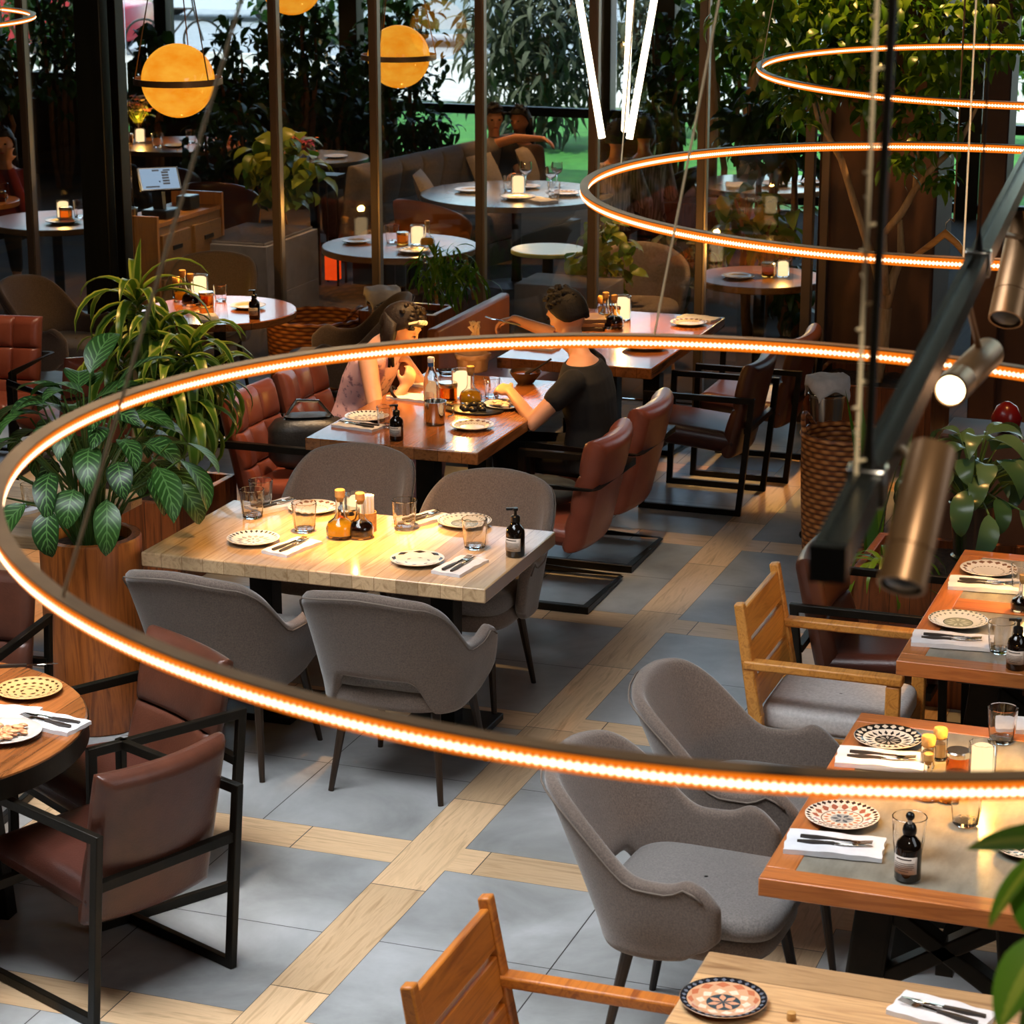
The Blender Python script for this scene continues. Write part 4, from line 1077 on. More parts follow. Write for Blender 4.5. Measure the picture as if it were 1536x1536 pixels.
b.build('trunk', MT['palebark'], fig, smooth=180)
m = MB()
for (x, y, yy, rx, rz, n) in ((1150, 20, 13.6, .34, .3, 190), (1240, 30, 13.6, .34, .3, 200), (1395, 30, 13.5, .34, .28, 200), (1420, 110, 13.5, .2, .16, 90), (1320, 60, 13.9, .3, .25, 110), (1500, 40, 13.5, .28, .26, 120), (1190, 110, 13.6, .2, .2, 90), (1400, 190, 13.55, .16, .14, 90), (1355, 235, 13.55, .09, .09, 34), (1415, 262, 13.6, .09, .06, 22), (1200, 160, 13.7, .14, .12, 50), (1330, 150, 13.9, .3, .2, 100), (1270, 90, 13.9, .3, .2, 110), (1350, -60, 13.7, .9, .25, 160)):
    crown(m, px3(x, y, yy), (rx, .28, rz), n, .13, .05, r4)
m.build('foliage', L_FIG, fig, smooth=180)
box_planter('wooden_planter', 'dark wooden planter at the foot of the forked tree', -3.0, -2.25, 13.45, 14.1, .45, MT['planter'])
# shrub wall inside the facade on the left, and others: (label, px centre, py centre, y, radii, leaves, leaf size, material)
def bush(name, label, px_, py_, yy, rad, n, L, W, mat, seed, trunk=True, z0=0, group=None, cat='shrub', bark='bark'):
    c = atv(px_, py_, yy); rr = random.Random(seed)
    t = thing(name, label, cat, (c.x, c.y, z0), group=group)
    cz = V((0, 0, c.z-z0)); mm = MB(); crown(mm, cz, rad, n, L, W, rr)
    mm.build('foliage', mat, t, smooth=180)
    if trunk:
        s = MB()
        for q in range(4):
            a = q*1.57+rr.random(); s.tube(wobble((.05*math.cos(a), .05*math.sin(a), 0), cz+V((rad[0]*.5*math.cos(a), rad[1]*.5*math.sin(a), rad[2]*.5)), 6, .04, rr), [.03]*4+[.02, .014, .01], 6)
        s.build('trunk', MT[bark], t, smooth=180)
    return t
GB = 'shrubs along the outer glass'
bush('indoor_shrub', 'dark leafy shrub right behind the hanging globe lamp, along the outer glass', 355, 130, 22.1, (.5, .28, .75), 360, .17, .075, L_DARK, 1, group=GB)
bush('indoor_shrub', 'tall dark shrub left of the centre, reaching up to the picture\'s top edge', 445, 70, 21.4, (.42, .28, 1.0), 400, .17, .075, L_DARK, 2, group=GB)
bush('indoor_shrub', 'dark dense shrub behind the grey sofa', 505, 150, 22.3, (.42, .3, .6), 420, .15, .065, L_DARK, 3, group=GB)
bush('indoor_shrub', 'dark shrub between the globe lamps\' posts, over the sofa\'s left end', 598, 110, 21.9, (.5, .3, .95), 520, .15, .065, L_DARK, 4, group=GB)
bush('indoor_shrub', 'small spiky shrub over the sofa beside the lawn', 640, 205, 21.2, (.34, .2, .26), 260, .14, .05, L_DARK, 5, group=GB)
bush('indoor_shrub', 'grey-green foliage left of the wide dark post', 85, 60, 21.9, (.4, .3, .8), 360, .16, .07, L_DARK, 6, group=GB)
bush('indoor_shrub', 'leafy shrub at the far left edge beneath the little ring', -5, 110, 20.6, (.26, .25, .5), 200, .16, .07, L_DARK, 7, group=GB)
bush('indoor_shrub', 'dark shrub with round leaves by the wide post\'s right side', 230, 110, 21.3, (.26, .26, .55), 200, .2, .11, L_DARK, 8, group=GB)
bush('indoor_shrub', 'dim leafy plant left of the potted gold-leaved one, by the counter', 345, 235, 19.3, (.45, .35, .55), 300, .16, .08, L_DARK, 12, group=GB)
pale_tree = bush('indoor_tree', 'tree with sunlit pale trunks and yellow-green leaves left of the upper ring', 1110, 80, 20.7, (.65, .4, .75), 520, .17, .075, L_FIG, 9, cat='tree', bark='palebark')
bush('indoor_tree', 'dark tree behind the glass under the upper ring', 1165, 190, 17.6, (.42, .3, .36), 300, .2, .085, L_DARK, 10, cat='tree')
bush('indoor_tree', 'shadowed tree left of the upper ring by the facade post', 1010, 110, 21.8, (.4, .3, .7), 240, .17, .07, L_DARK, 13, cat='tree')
PO = V(pale_tree.location); LB = simple('sunlit_bark', '#e3bd8e', .8, c2='#c99d6a', scale=8, stretch=(6, 6, 1), bump=.4, bscale=30)  # pale bark lightened so its colour holds the sun on the trunks
for pts in (((1066, 330), (1070, 165), (1064, 60), (1060, -60)), ((1108, 330), (1124, 150), (1140, 70), (1150, -40))):
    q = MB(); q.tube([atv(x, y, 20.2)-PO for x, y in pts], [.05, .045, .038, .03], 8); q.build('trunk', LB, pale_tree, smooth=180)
# pothos in the grey concrete planter
bush('pothos', 'gold-and-green leaved plant in the grey concrete planter', 425, 250, 16.9, (.33, .25, .3), 150, .17, .12, L_POTH, 14, False, .6, cat='plant')
bush('trailing_vine', 'hanging green vine in front of the lime table', 905, 385, 15.3, (.22, .16, .3), 110, .13, .08, L_POTH, 15, False, 0.3, cat='plant')
bush('croton', 'plant with large veined yellow-lit leaves under the middle ring', 1135, 330, 16.6, (.36, .2, .3), 90, .24, .1, L_POTH, 16, True, 0, cat='plant')
bush('grey_shrub', 'greyish dim plant behind the wooden table\'s far end', 1012, 385, 16.2, (.26, .2, .24), 170, .18, .05, L_CONI, 17, True, 0, cat='plant')
bush('dim_shrub', 'dim plant left of the brown column, under the middle ring', 1190, 430, 16.9, (.16, .2, .26), 110, .18, .06, L_DARK, 18, True, 0, cat='plant')
bush('fern', 'feathery green plant in the long wooden box by the glass', 672, 405, 14.2, (.24, .14, .2), 150, .2, .022, L_FIG, 19, False, .5, cat='plant')
# long planter by the glass
box_planter('wooden_planter', 'long low wooden planter box against the glass partition', -6.05, -5.52, 14.0, 14.38, .58, MT['planter'])
# wicker baskets
def basket(label, c, r0, r1, h, handle=True):
    t = thing('wicker_basket', label, 'basket', c)
    m = MB(); n = 72; rows = []; K = int(h/.012)
    for j in range(K+1):
        z = h*j/K; rr = r0+(r1-r0)*math.sin(PI*.5*z/h)
        rows.append([((rr+.006*math.sin(i*PI/2*2+(j % 2)*PI)*1)*math.cos(2*PI*i/n), (rr+.006*math.sin(i*PI+(j % 2)*PI))*math.sin(2*PI*i/n), z+.003*math.cos(i*PI)) for i in range(n)])
    m.grid(rows, closed=True); m.build('weave', MT['wicker'], t, smooth=60, solid=.012)
    m = MB(); m.tube([(r1*math.cos(2*PI*i/40), r1*math.sin(2*PI*i/40), h+.004*(-1)**i) for i in range(40)], .016, 7, True); m.build('rim', MT['wicker'], t)
    m = MB(); m.lathe([(.001, .01), (r0, .01)], 30, capb=False, capt=False); m.build('bottom', MT['wicker'], t)
    if handle:
        for s in (-1, 1):
            m = MB(); m.tube([(s*r1*math.cos(R(a)), r1*math.sin(R(a)), h+.09*math.sin(PI*k/8)) for k, a in enumerate([-32+8*q for q in range(9)])], .012, 7); m.build('handle', MT['wicker'], t)
    return t
basket('tall round wicker basket beside the wine bucket stand, right of the aisle', (-2.33, 11.45, 0), .19, .215, .66)
basket('wide wicker basket by the grey planter behind the napkin-draped bucket', (-6.38, 14.06, 0), .28, .31, .5)
def bucket_stand(label, lab2, c, zt):
    t = thing('wine_bucket_stand', label, 'bucket', c)
    m = MB(); m.lathe([(.12, 0), (.12, .012), (.02, .03), (.012, .04), (.012, zt-.3), (.06, zt-.27)], 24); m.build('stand', MT['black'], t)
    m = MB(); m.lathe([(.001, zt-.26), (.072, zt-.26), (.08, zt-.25), (.078, zt-.23), (.1, zt-.012), (.106, zt), (.1, zt+.002), (.095, zt-.02), (.07, zt-.24)], 32, capb=False, capt=False); m.build('bucket', MT['steel'], t, smooth=50)
    m = MB(); m.lathe([(.096, zt-.09), (.099, zt-.086), (.1, zt-.075), (.097, zt-.072)], 32, capb=False, capt=False); m.build('band', MT['chrome'], t)
    q = MB(); n = 18; rows = []
    for j in range(n+1):
        row = []
        for i in range(n+1):
            u, v = (i/n-.5)*.30, (j/n-.5)*.34; x = u; r_ = math.hypot(u, v); lim = .108
            z = zt+.012; y = v
            if r_ > lim:
                k = lim/r_; ex = r_-lim; x, y = u*k*(1+.12*ex/.1), v*k*(1+.12*ex/.1); z -= ex*1.0
            z += .004*math.sin(i*.9)+.004*math.sin(j*.7); row.append((x+.004*math.sin(j), y, z))
        rows.append(row)
    tag(q.grid(rows).build('draped_napkin', MT['linen'], loc=c, rz=.6, smooth=180, solid=.003), lab2, 'napkin')
    return t
bucket_stand('steel wine bucket on a stand by the tall wicker basket', 'white napkin draped on the bucket by the tall wicker basket', (-2.52, 11.86, 0), .84)
bucket_stand('steel wine bucket on a stand before the glass partition', 'white napkin draped on the bucket before the glass partition', (-5.72, 13.62, 0), .80)
# ---------------------------------------------------------------- lamps
def pd(x, y, d): return V((0, 0, H))+ray(x, y)/FPX*d
def led_mat(name, ndots, hh):
    t = NT(name); g = t.n('SeparateXYZ'); tc = t.n('TexCoord'); t.l(tc.outputs['Object'], g.inputs[0])
    a = t.math('MULTIPLY', t.math('ARCTAN2', g.outputs[1], g.outputs[0]), ndots/(2*PI))
    d = t.math('ABSOLUTE', t.math('SUBTRACT', t.math('FRACT', a), .5))          # 0 at the diode
    zz = t.math('ABSOLUTE', t.math('DIVIDE', t.math('ADD', g.outputs[2], hh*.5-.006), hh*.5))
    core = t.math('SUBTRACT', 1.0, t.math('ADD', t.math('MULTIPLY', zz, 1.75), t.math('MULTIPLY', d, .95)))
    core = t.math('MAXIMUM', core, 0)
    e = t.n('Emission'); t.l(t.mix(t.math('MINIMUM', t.math('MULTIPLY', core, 1.6), 1), lin('#ff7d18'), lin('#ffdcae')), e.inputs[0])  # orange edge emission stands in for the halo around the diodes
    t.l(t.math('ADD', t.math('MULTIPLY', t.math('POWER', core, 1.5), 10), .95), e.inputs[1])
    t.l(e.outputs[0], t.out.inputs[0]); return t.m
def led_ring(label, c, rad, tilt, hh, ndots, wires):
    t = thing('ring_pendant', label, 'lamp', c); n = V((tilt[0], tilt[1], 1)).normalized()
    q = V((0, 0, 1)).rotation_difference(n); t.rotation_mode = 'QUATERNION'; t.rotation_quaternion = q
    w = .0135; N = 160
    MB().lathe([(rad-w, .006), (rad+w, .006), (rad+w, .009), (rad-w, .009), (rad-w, .006)], N, capb=False, capt=False).build('ring_body', MT['bronze'], t, smooth=30)
    prof = [(rad+.98*w*math.cos(a), -hh*.5+.006+hh*.5*math.sin(a)) for a in [2*PI*i/14 for i in range(15)]]
    MB().lathe(prof, N, capb=False, capt=False).build('light_strip', led_mat('led_strip_%d' % ndots, ndots, hh), t, smooth=180)
    inv = (Matrix.Translation(V(c)) @ q.to_matrix().to_4x4()).inverted()
    for az, top in wires:
        p = V((rad*math.cos(az), rad*math.sin(az), .01))
        m = MB(); m.tube([p, inv @ V(top)], .0026, 5); m.build('suspension_wire', MT['twine'], t)
    return t
# three big rings; the near one frames the room
def ring_az(c, rad, px, py):               # azimuth of the ring point seen at a pixel
    p = at(px, py, c[2]); return math.atan2(p.y-c[1], p.x-c[0])
c1 = (-.9207, 3.7988, 2.4406); c2 = (-1.1975, 7.7583, 2.3987); c3 = (-1.5235, 11.4002, 2.4604)
a1 = ring_az(c1, 1.25, 172, 925); w1 = V(c1)+V((1.25*math.cos(a1), 1.25*math.sin(a1), 0))
dw = pd(373, 0, 3.35)-w1
led_ring('largest glowing ring lamp sweeping across the whole picture, nearest the camera', c1, 1.25, (.0389, .0068), .028, 780, [(a1, w1+dw*((5.4-w1.z)/dw.z)), (a1+2.1, (c1[0]-.6, c1[1]+.5, 5.4)), (a1+4.2, (c1[0]+.3, c1[1], 5.4))])
a2 = ring_az(c2, 1.25, 1445, 388)
led_ring('middle glowing ring lamp, upper right, crossing the brown column', c2, 1.25, (.0118, -.0029), .03, 780, [(a2, (c2[0]+.1, c2[1]-.8, 5.4)), (a2+2.1, (c2[0]+.2, c2[1]+.4, 5.4)), (ring_az(c2, 1.25, 925, 255), (c2[0]-1.0, c2[1]+.1, 5.4))])
led_ring('uppermost glowing ring lamp at the top right', c3, 1.25, (.0118, -.014), .03, 620, [(R(200), (c3[0]-.8, c3[1], 5.4)), (R(-60), (c3[0]+.4, c3[1]-.7, 5.4)), (R(80), (c3[0], c3[1]+.8, 5.4))])
e4 = pd(31, 31, 11.5)
led_ring('small end of a glowing ring lamp at the top left corner', (e4.x-1.02, e4.y-.2, e4.z), 1.04, (0, 0), .022, 520, [(R(0), (e4.x-.3, e4.y, 5.4)), (R(120), (e4.x-1.3, e4.y+.6, 5.4)), (R(240), (e4.x-1.3, e4.y-.8, 5.4))])
# globes held by a flat band
def globe_mat():
    t = NT('amber_globe_glass'); f = t.noise(t.coord(scale=(1, 1, 2)), 6, 4)
    e = t.n('Emission'); t.l(t.ramp(f, [(.3, lin('#f58a10')), (.65, lin('#ffb035'))]), e.inputs[0]); e.inputs[1].default_value = 1.0
    g = t.n('BsdfGlossy'); g.inputs['Roughness'].default_value = .12
    m = t.n('MixShader'); m.inputs[0].default_value = .05; t.l(e.outputs[0], m.inputs[1]); t.l(g.outputs[0], m.inputs[2]); t.l(m.outputs[0], t.out.inputs[0]); return t.m
MT['globe'] = globe_mat()
def mk_globe():
    t = thing('globe_pendant', '', 'lamp'); r_ = .21
    MB().sphere((0, 0, 0), r_, 40, 24).build('globe', MT['globe'], t, smooth=180)
    MB().lathe([(r_+.004, -.018), (r_+.045, -.018), (r_+.045, .018), (r_+.04, .018), (r_+.04, -.012), (r_+.004, -.012)], 64, capb=False, capt=False).build('band', MT['bronze'], t, smooth=30)
    for k in range(3):
        a = R(100)+k*2*PI/3
        MB().tube([((r_+.042)*math.cos(a), (r_+.042)*math.sin(a), .01), (.02*math.cos(a), .02*math.sin(a), 1.1), (.02*math.cos(a), .02*math.sin(a), 3.1)], .004, 6).build('cord', MT['bronze'], t)
    return t
globe = Kit(mk_globe)
GL = 'amber globe lamps'
globe(pd(267, 121, 13.75), 0, 'amber globe lamp hanging in the open at the upper left', GL)
globe(pd(598, 85, 16.2), R(40), 'amber globe standing in for a glass reflection, half veiled by leaves behind a mullion', GL)  # solid globe built where the glass mirrors a lamp
globe(pd(437, -24, 16.5), R(20), 'amber globe lamp cut off by the top edge of the picture', GL)
# three slanted light tubes meeting below
tz = thing('tube_pendant', 'pendant of three slanting white light tubes above the back-turned diners', 'lamp', tuple(pd(925, 230, 12.6)))
TO = V(tz.location); TM = emit('warm_white_tube', '#ffe9c2', 7)
for (xa, ya, xb, yb, d0, d1) in ((867, -10, 903, 207, 12.4, 12.4), (983, -10, 944, 208, 12.4, 12.4), (946, -10, 937, 195, 13.6, 12.9)):
    a, b = pd(xa, ya, d0)-TO, pd(xb, yb, d1)-TO; a = b+(a-b)*1.35
    MB().tube([a, b], .0185, 12).build('light_tube', TM, tz)
    MB().tube([a, a+(a-b).normalized()*.03, V((a.x, a.y, 5.4-TO.z))], .006, 6).build('cord', MT['bronze'], tz)
# ceiling track with spotlights, right foreground
tr = thing('track_light', 'suspended lighting track running down the right side, close to the camera', 'lamp', tuple(pd(1242, 845, 2.5)))
T0 = V(tr.location); Tn = V((0, 0, 0)); Tf = pd(1560, 208, 2.5*1086/449)-T0; ax = Tf.normalized()
m = MB(); w = .018
m.sweep([Tn, Tf], [(-w, -w), (w, -w), (w, w), (w*.45, w), (w*.45, w*.55), (-w*.45, w*.55), (-w*.45, w), (-w, w)]); m.build('track_profile', simple('track_metal', '#50534d', .27, .8, c2='#3f4441', scale=3), tr, smooth=20)
m = MB(); m.bar(Tn-ax*.006, Tn+ax*.012, .039, .039); m.build('end_cap', MT['pump'], tr)
def on_track(k): return Tn.lerp(Tf, k)
for k, rr_ in ((.085, .0055), (.5, .0018)):
    p = on_track(k); m = MB(); m.bar(p-ax*.02, p+ax*.02, .046, .046); m.build('bracket', MT['steel'], tr, bevel=.003)
    m = MB(); m.tube([p+V((0, 0, .02)), p+V((0, 0, .06)), V((p.x+(.035 if rr_ > .004 else 0), p.y, 5.4-T0.z))], [.009, rr_, rr_], 10); m.build('suspension_rod', MT['black'], tr)
ta, tb_ = pd(1284, 712, 2.78)-T0, pd(1316, 0, 2.80)-T0; dv = tb_-ta; tc_ = ta+dv*((5.4-T0.z-ta.z)/dv.z)
m = MB(); m.tube([on_track(.085)+V((0, 0, .02)), ta, tc_], .0026, 6)
for k in range(90):
    a = k*2.1; q = ta.lerp(tc_, (k+.5)/90); m.tube([q, q+V((.011*math.cos(a), .011*math.sin(a), .003))], [.003, .0016], 4)
m.build('twine', MT['twine'], tr)
def spot(label, a, b, rad, at_pt, lens, warm=True):
    t = thing('spotlight', label, 'lamp', tuple(a)); a = V(a); d = V(b)-a; L = d.length; q = V((0, 0, 1)).rotation_difference(d.normalized()).to_matrix().to_4x4()
    m = MB(); m.lathe([(.001, 0), (rad-.002, 0), (rad, .003), (rad, L*.74), (rad-.0012, L*.745), (rad-.0012, L*.755), (rad, L*.76), (rad, L), (rad-.004, L), (rad-.004, L-.008), (.001, L-.009)], 40, M=q, capb=False, capt=False); m.build('housing', MT['bronze'], t, smooth=40)
    m = MB(); m.lathe([(.001, L-.006), (rad-.005, L-.006), (rad*.6, L-.001), (.001, L+.001)], 32, M=q, capb=False, capt=False); m.build('lens', lens, t)
    m = MB(); m.tube([V(at_pt)-a, q @ V((0, 0, L*.18))], .006, 8); m.build('stem', MT['bronze'], t)
    return t
spot('large bronze spotlight cylinder hanging right of the track\'s near end', pd(1400, 672, 2.72), pd(1352, 880, 2.66), .0275, T0+on_track(.16)+V((0, 0, -.018)), MT['pump'])
spot('bronze spotlight with its glowing face turned to us, beside the track', pd(1482, 530, 4.3), pd(1425, 586, 4.0), .029, T0+on_track(.44)+V((0, 0, -.018)), emit('spot_lens', '#ffe2ae', 9))
spot('bronze spotlight cylinder at the right edge, farthest along the track', pd(1540, 330, 5.1), pd(1508, 480, 5.0), .036, T0+on_track(.62)+V((0, 0, -.018)), MT['pump'])
hg = thing('wooden_hanger', 'orange-lit wooden clothes hanger above the track at right', 'hanger', tuple(atv(1420, 350, 11)))
HO = V(hg.location)
m = MB(); m.tube([atv(1372, 384, 11)-HO, atv(1395, 368, 11)-HO, atv(1418, 350, 11)-HO, atv(1436, 366, 11)-HO, atv(1449, 384, 11)-HO], [.012, .016, .017, .016, .012], 10); m.build('hanger_body', MT['teak'], hg, smooth=180)
m = MB(); m.tube([atv(1418, 350, 11)-HO, atv(1419, 335, 11)-HO, atv(1426, 328, 11)-HO, atv(1431, 334, 11)-HO], .003, 6); m.build('hook', MT['steel'], hg)
m = MB(); hp = atv(1431, 332, 11); m.tube([(0, 0, 0), (0, 0, 5.4-hp.z)], .004, 6)
tag(m.build('hanging_cord', MT['bronze'], loc=hp), 'thin cord the wooden hanger hangs from', 'cord')
# ---------------------------------------------------------------- glazed terrace behind the partition
ct = thing('service_counter', 'wooden service counter with drawers behind the glass at left', 'counter', (-8.06, 15.1, 0))
cw, cl, chh = .42, 1.05, .92
MB().box((-cw/2, .015, chh/2), (cw, .03, chh)).build('end_panel', MT['counter'], ct, bevel=.003)
MB().box((-cw/2, cl/2, chh/2-.03), (cw-.03, cl-.02, chh-.12)).build('carcass', MT['counter_x'], ct)
MB().box((-cw/2, cl/2+.02, chh-.07), (cw-.02, cl-.02, .03)).build('worktop', MT['counter'], ct)
MB().box((-cw/2, cl-.01, chh/2+.02), (cw, .03, chh+.04)).build('end_panel', MT['counter'], ct)
for i, (y0, y1) in enumerate(((.05, .5), (.55, 1.0))):
    for z0, z1 in ((.5, .78), (.18, .46)):
        f = MB().box((-.005, (y0+y1)/2, (z0+z1)/2), (.03, y1-y0-.02, z1-z0)).build('drawer', MT['counter_x'], ct, bevel=.006)
        MB().box((.012, (y0+y1)/2, (z0+z1)/2+.03), (.012, .14, .03)).build('handle', MT['pump'], f)
sc = thing('till_screen', 'tilted till screen glowing pale blue on the wooden counter', 'screen', (-8.2, 15.42, .87))
Q = Matrix.Translation((0, 0, .27)) @ Matrix.Rotation(R(-50), 4, 'Z') @ Matrix.Rotation(R(48), 4, 'Y') @ Matrix.Rotation(R(0), 4, 'X')
MB().box((0, 0, 0), (.2, .3, .02), Q).build('casing', MT['pump'], sc, bevel=.004)
scr = MB().box((0, 0, .011), (.176, .27, .002), Q).build('display', emit('screen_glow', '#a9c4e0', .8), sc)
m = MB()
for k in range(5): m.box((.045-.024*k, .045, .0125), (.016, .05, .001), Q)
m.box((.07, -.06, .0125), (.012, .1, .001), Q); m.box((-.07, -.02, .0125), (.014, .05, .001), Q); m.box((-.07, .06, .0125), (.012, .05, .001), Q)
m.build('screen_rows', simple('screen_ink', '#3b4c63', .6), scr)
MB().bar((0, 0, 0), (-.02, 0, .26), .08, .05).build('stand', MT['pump'], sc); MB().box((0, 0, .03), (.2, .22, .06)).build('base', MT['pump'], sc, bevel=.01)
m = MB(); m.lathe([(.001, 0), (.045, 0), (.048, .09), (.044, .09), (.04, .006), (.001, .006)], 24, capb=False, capt=False); tag(m.build('metal_tumbler', MT['steel'], loc=(-8.32, 15.2, .87)), 'little metal tumbler left of the till screen', 'cup')
tag(MB().box((0, 0, .05), (.12, .16, .1)).build('card_reader', MT['pump'], loc=(-8.2, 15.85, .87), bevel=.01), 'small dark box behind the till screen on the counter', 'box')
gp = thing('concrete_planter', 'tall grey concrete planter with a joint, right of the counter behind the glass', 'planter', (-7.9, 16.35, 0))
m = MB(); m.box((0, 0, .42), (.62, .92, .38)); m.box((0, 0, .115), (.62, .92, .23)); m.box((0, 0, .62), (.56, .86, .02)); m.box((0, 0, .23), (.6, .9, .02))
m.build('planter_body', MT['concrete'], gp, bevel=.004)
MB().box((0, 0, .625), (.55, .85, .02)).build('soil', MT['soil'], gp)
rl = thing('lantern', 'tall narrow lantern glowing red beside the grey planter', 'lantern', tuple(at(500, 428, 0)))
for s in (-1, 1):
    for q in (-1, 1): MB().box((s*.08, q*.08, .45), (.015, .015, .9)).build('post', MT['black'], rl)
MB().box((0, 0, .2), (.1, .1, .3)).build('flame_glass', emit('red_glow', '#ff4a12', .8), rl); MB().box((0, 0, .89), (.18, .18, .03)).build('top', MT['black'], rl)
TG = 'terrace tables'
def laid(t_label, px, py, r_, items, mat='tape', legs=1):
    c = at(px, py, .75); t = round_table(t_label, (c.x, c.y), r_, MT[mat], legs=legs, grp=TG)
    for it in items:
        k, dx, dy, lab = it[:4]
        kit, grp = {'plate': (PK['plain'], GP), 'frieze': (PK['frieze'], GP), 'tumbler': (tumbler, GG), 'wine': (wine, 'wine glasses on the terrace tables'), 'candle': (candle, 'candle glasses'), 'jar': (jar, CON), 'napkin': (napkin, GN), 'oil': (oil, CON)}[k]
        kit((c.x+dx, c.y+dy, Z), rnd.random()*6, lab, grp, it[4] if len(it) > 4 else 1.0)
    return c
laid('round terrace table laid with plates under the upper left globe lamp', 262, 216, .62, [
 ('plate', .1, -.2, 'plate nearest the till screen on the upper left terrace table'), ('plate', .42, -.08, 'plate at the right rim of the upper left terrace table', 1.2), ('frieze', .36, .2, 'plate at the far rim of the upper left terrace table'),
 ('tumbler', -.02, -.3, 'clear tumbler at the front of the upper left terrace table', 1.3), ('tumbler', .12, .1, 'reddish-lit tumbler in the middle of the upper left terrace table', 1.2), ('candle', -.36, .0, 'white candle glass below the flowers on the upper left terrace table', 1.5), ('jar', -.42, -.12, 'amber jar glowing beside the flowers on the upper left terrace table', 1.4)])
def flowers(label, p, cols, n, sp, vase=True, h=.28):
    t = thing('flower_vase', label, 'vase', tuple(p)); rr = random.Random(len(label))
    if vase: m = MB(); m.lathe([(.001, 0), (.04, 0), (.05, .05), (.035, .13), (.045, .17), (.04, .17), (.03, .13), (.044, .05), (.001, .006)], 24, capb=False, capt=False); m.build('vase', MT['amber'], t)
    g = MB(); fm = [MB() for _ in cols]
    for k in range(n):
        a, r_ = rr.uniform(0, 6.28), sp*math.sqrt(rr.random()); q = V((r_*math.cos(a), r_*math.sin(a), h+rr.uniform(-.06, .08)))
        g.tube([(0, 0, .12 if vase else .02), q], .003, 4)
        leaf(g, q*.8, dirn(a, .5), .1, .04, .8, .2, 4)
        f = fm[k % len(cols)]
        for j in range(7): leaf(f, q, dirn(j*.9+a, .5-.08*j), .055, .04, .5, .3, 3)
    g.build('stems', L_POTH, t, smooth=180)
    for i, c in enumerate(cols): fm[i].build('blossoms', leafmat('petal_'+c.strip('#')+str(len(label)), c, c), t, smooth=180)
fc = at(262, 216, .75); flowers('vase of cream and pink flowers on the upper left terrace table', (fc.x-.44, fc.y+.12, Z), ['#e8d59a', '#d9927a'], 22, .14, True, .34)
c = laid('dark terrace table with pink flowers left of the sofa', 470, 235, .5, [('plate', .22, .0, 'plate right of the pink flowers on the dark terrace table'), ('tumbler', -.05, .05, 'clear tumbler behind the pink flowers')], 'stone_top')
flowers('low bunch of pink and orange flowers on the dark terrace table', (c.x-.1, c.y-.1, Z), ['#d0567f', '#e08a3e'], 26, .16, False, .1)
c = laid('large grey terrace table in front of the hugging couple', 775, 290, .78, [
 ('plate', -.38, -.05, 'pale plate at the left of the large terrace table', 1.2), ('plate', .12, -.3, 'plate at the front of the large terrace table', 1.3), ('frieze', .4, .05, 'dark-rimmed plate at the right of the large terrace table', 1.2), ('plate', -.02, .32, 'plate before the couple on the large terrace table'),
 ('wine', .0, .22, 'wine glass before the woman of the couple', 1.3), ('wine', .62, .2, 'wine glass with amber drink at the right of the large terrace table', 1.3), ('wine', .2, .42, 'wine glass under the outstretched arm', 1.2), ('wine', .25, .12, 'wine glass in the centre of the large terrace table', 1.2),
 ('candle', .02, -.02, 'white candle glass in the middle of the large terrace table', 1.7), ('tumbler', -.1, .1, 'clear tumbler at the heart of the large terrace table', 1.2), ('tumbler', .35, -.1, 'clear tumbler right of the white candle on the large terrace table', 1.2), ('napkin', .3, -.35, 'napkin at the front rim of the large terrace table', 1.5)], 'stone_top')
laid('dim terrace table with glowing candles left of the lime table', 600, 368, .55, [
 ('candle', .1, .08, 'candle glass glowing on the dim terrace table', 1.5), ('oil', .2, .02, 'oil cruet on the dim terrace table', 1.3), ('jar', .0, .05, 'amber jar on the dim terrace table', 1.3), ('frieze', .2, -.25, 'dark plate at the front of the dim terrace table', 1.1), ('tumbler', -.1, .1, 'clear tumbler on the dim terrace table', 1.2), ('plate', -.33, .0, 'plate at the left of the dim terrace table')])
lt = at(822, 373, .75); round_table('round lime-green table standing bare behind the glass', (lt.x, lt.y), .26, MT['lime'], .03, legs=1, grp=TG)
c = laid('terrace table at right seen through the middle ring', 1150, 275, .6, [('plate', .1, -.1, 'plate on the terrace table at right', 1.3), ('napkin', -.2, -.25, 'pale napkin on the terrace table at right', 1.4), ('tumbler', .1, .15, 'clear tumbler on the terrace table at right', 1.2), ('plate', .35, .1, 'second plate farther right on the terrace table at right', 1.2)], 'stone_top')
laid('low terrace table right of the grey shrub, with orange candle light', 1140, 415, .42, [('jar', .05, .02, 'amber jar glowing on the low terrace table', 1.4), ('candle', .14, .05, 'candle glass glowing on the low terrace table', 1.2), ('plate', -.12, -.1, 'plate on the low terrace table')])
laid('terrace table left of the wide dark post', 85, 330, .5, [('candle', -.0, .1, 'candle glass glowing left of the wide dark post', 1.5), ('jar', .07, .02, 'amber jar glowing left of the wide dark post', 1.5), ('plate', .12, -.12, 'plate left of the wide dark post', 1.2), ('tumbler', .12, .15, 'tumbler left of the wide dark post', 1.3)])
laid('terrace table at the extreme left before the woman in red', -40, 300, .36, [('tumbler', .2, .1, 'tumbler before the woman in red', 1.3), ('jar', .25, .0, 'jar before the woman in red', 1.3)])
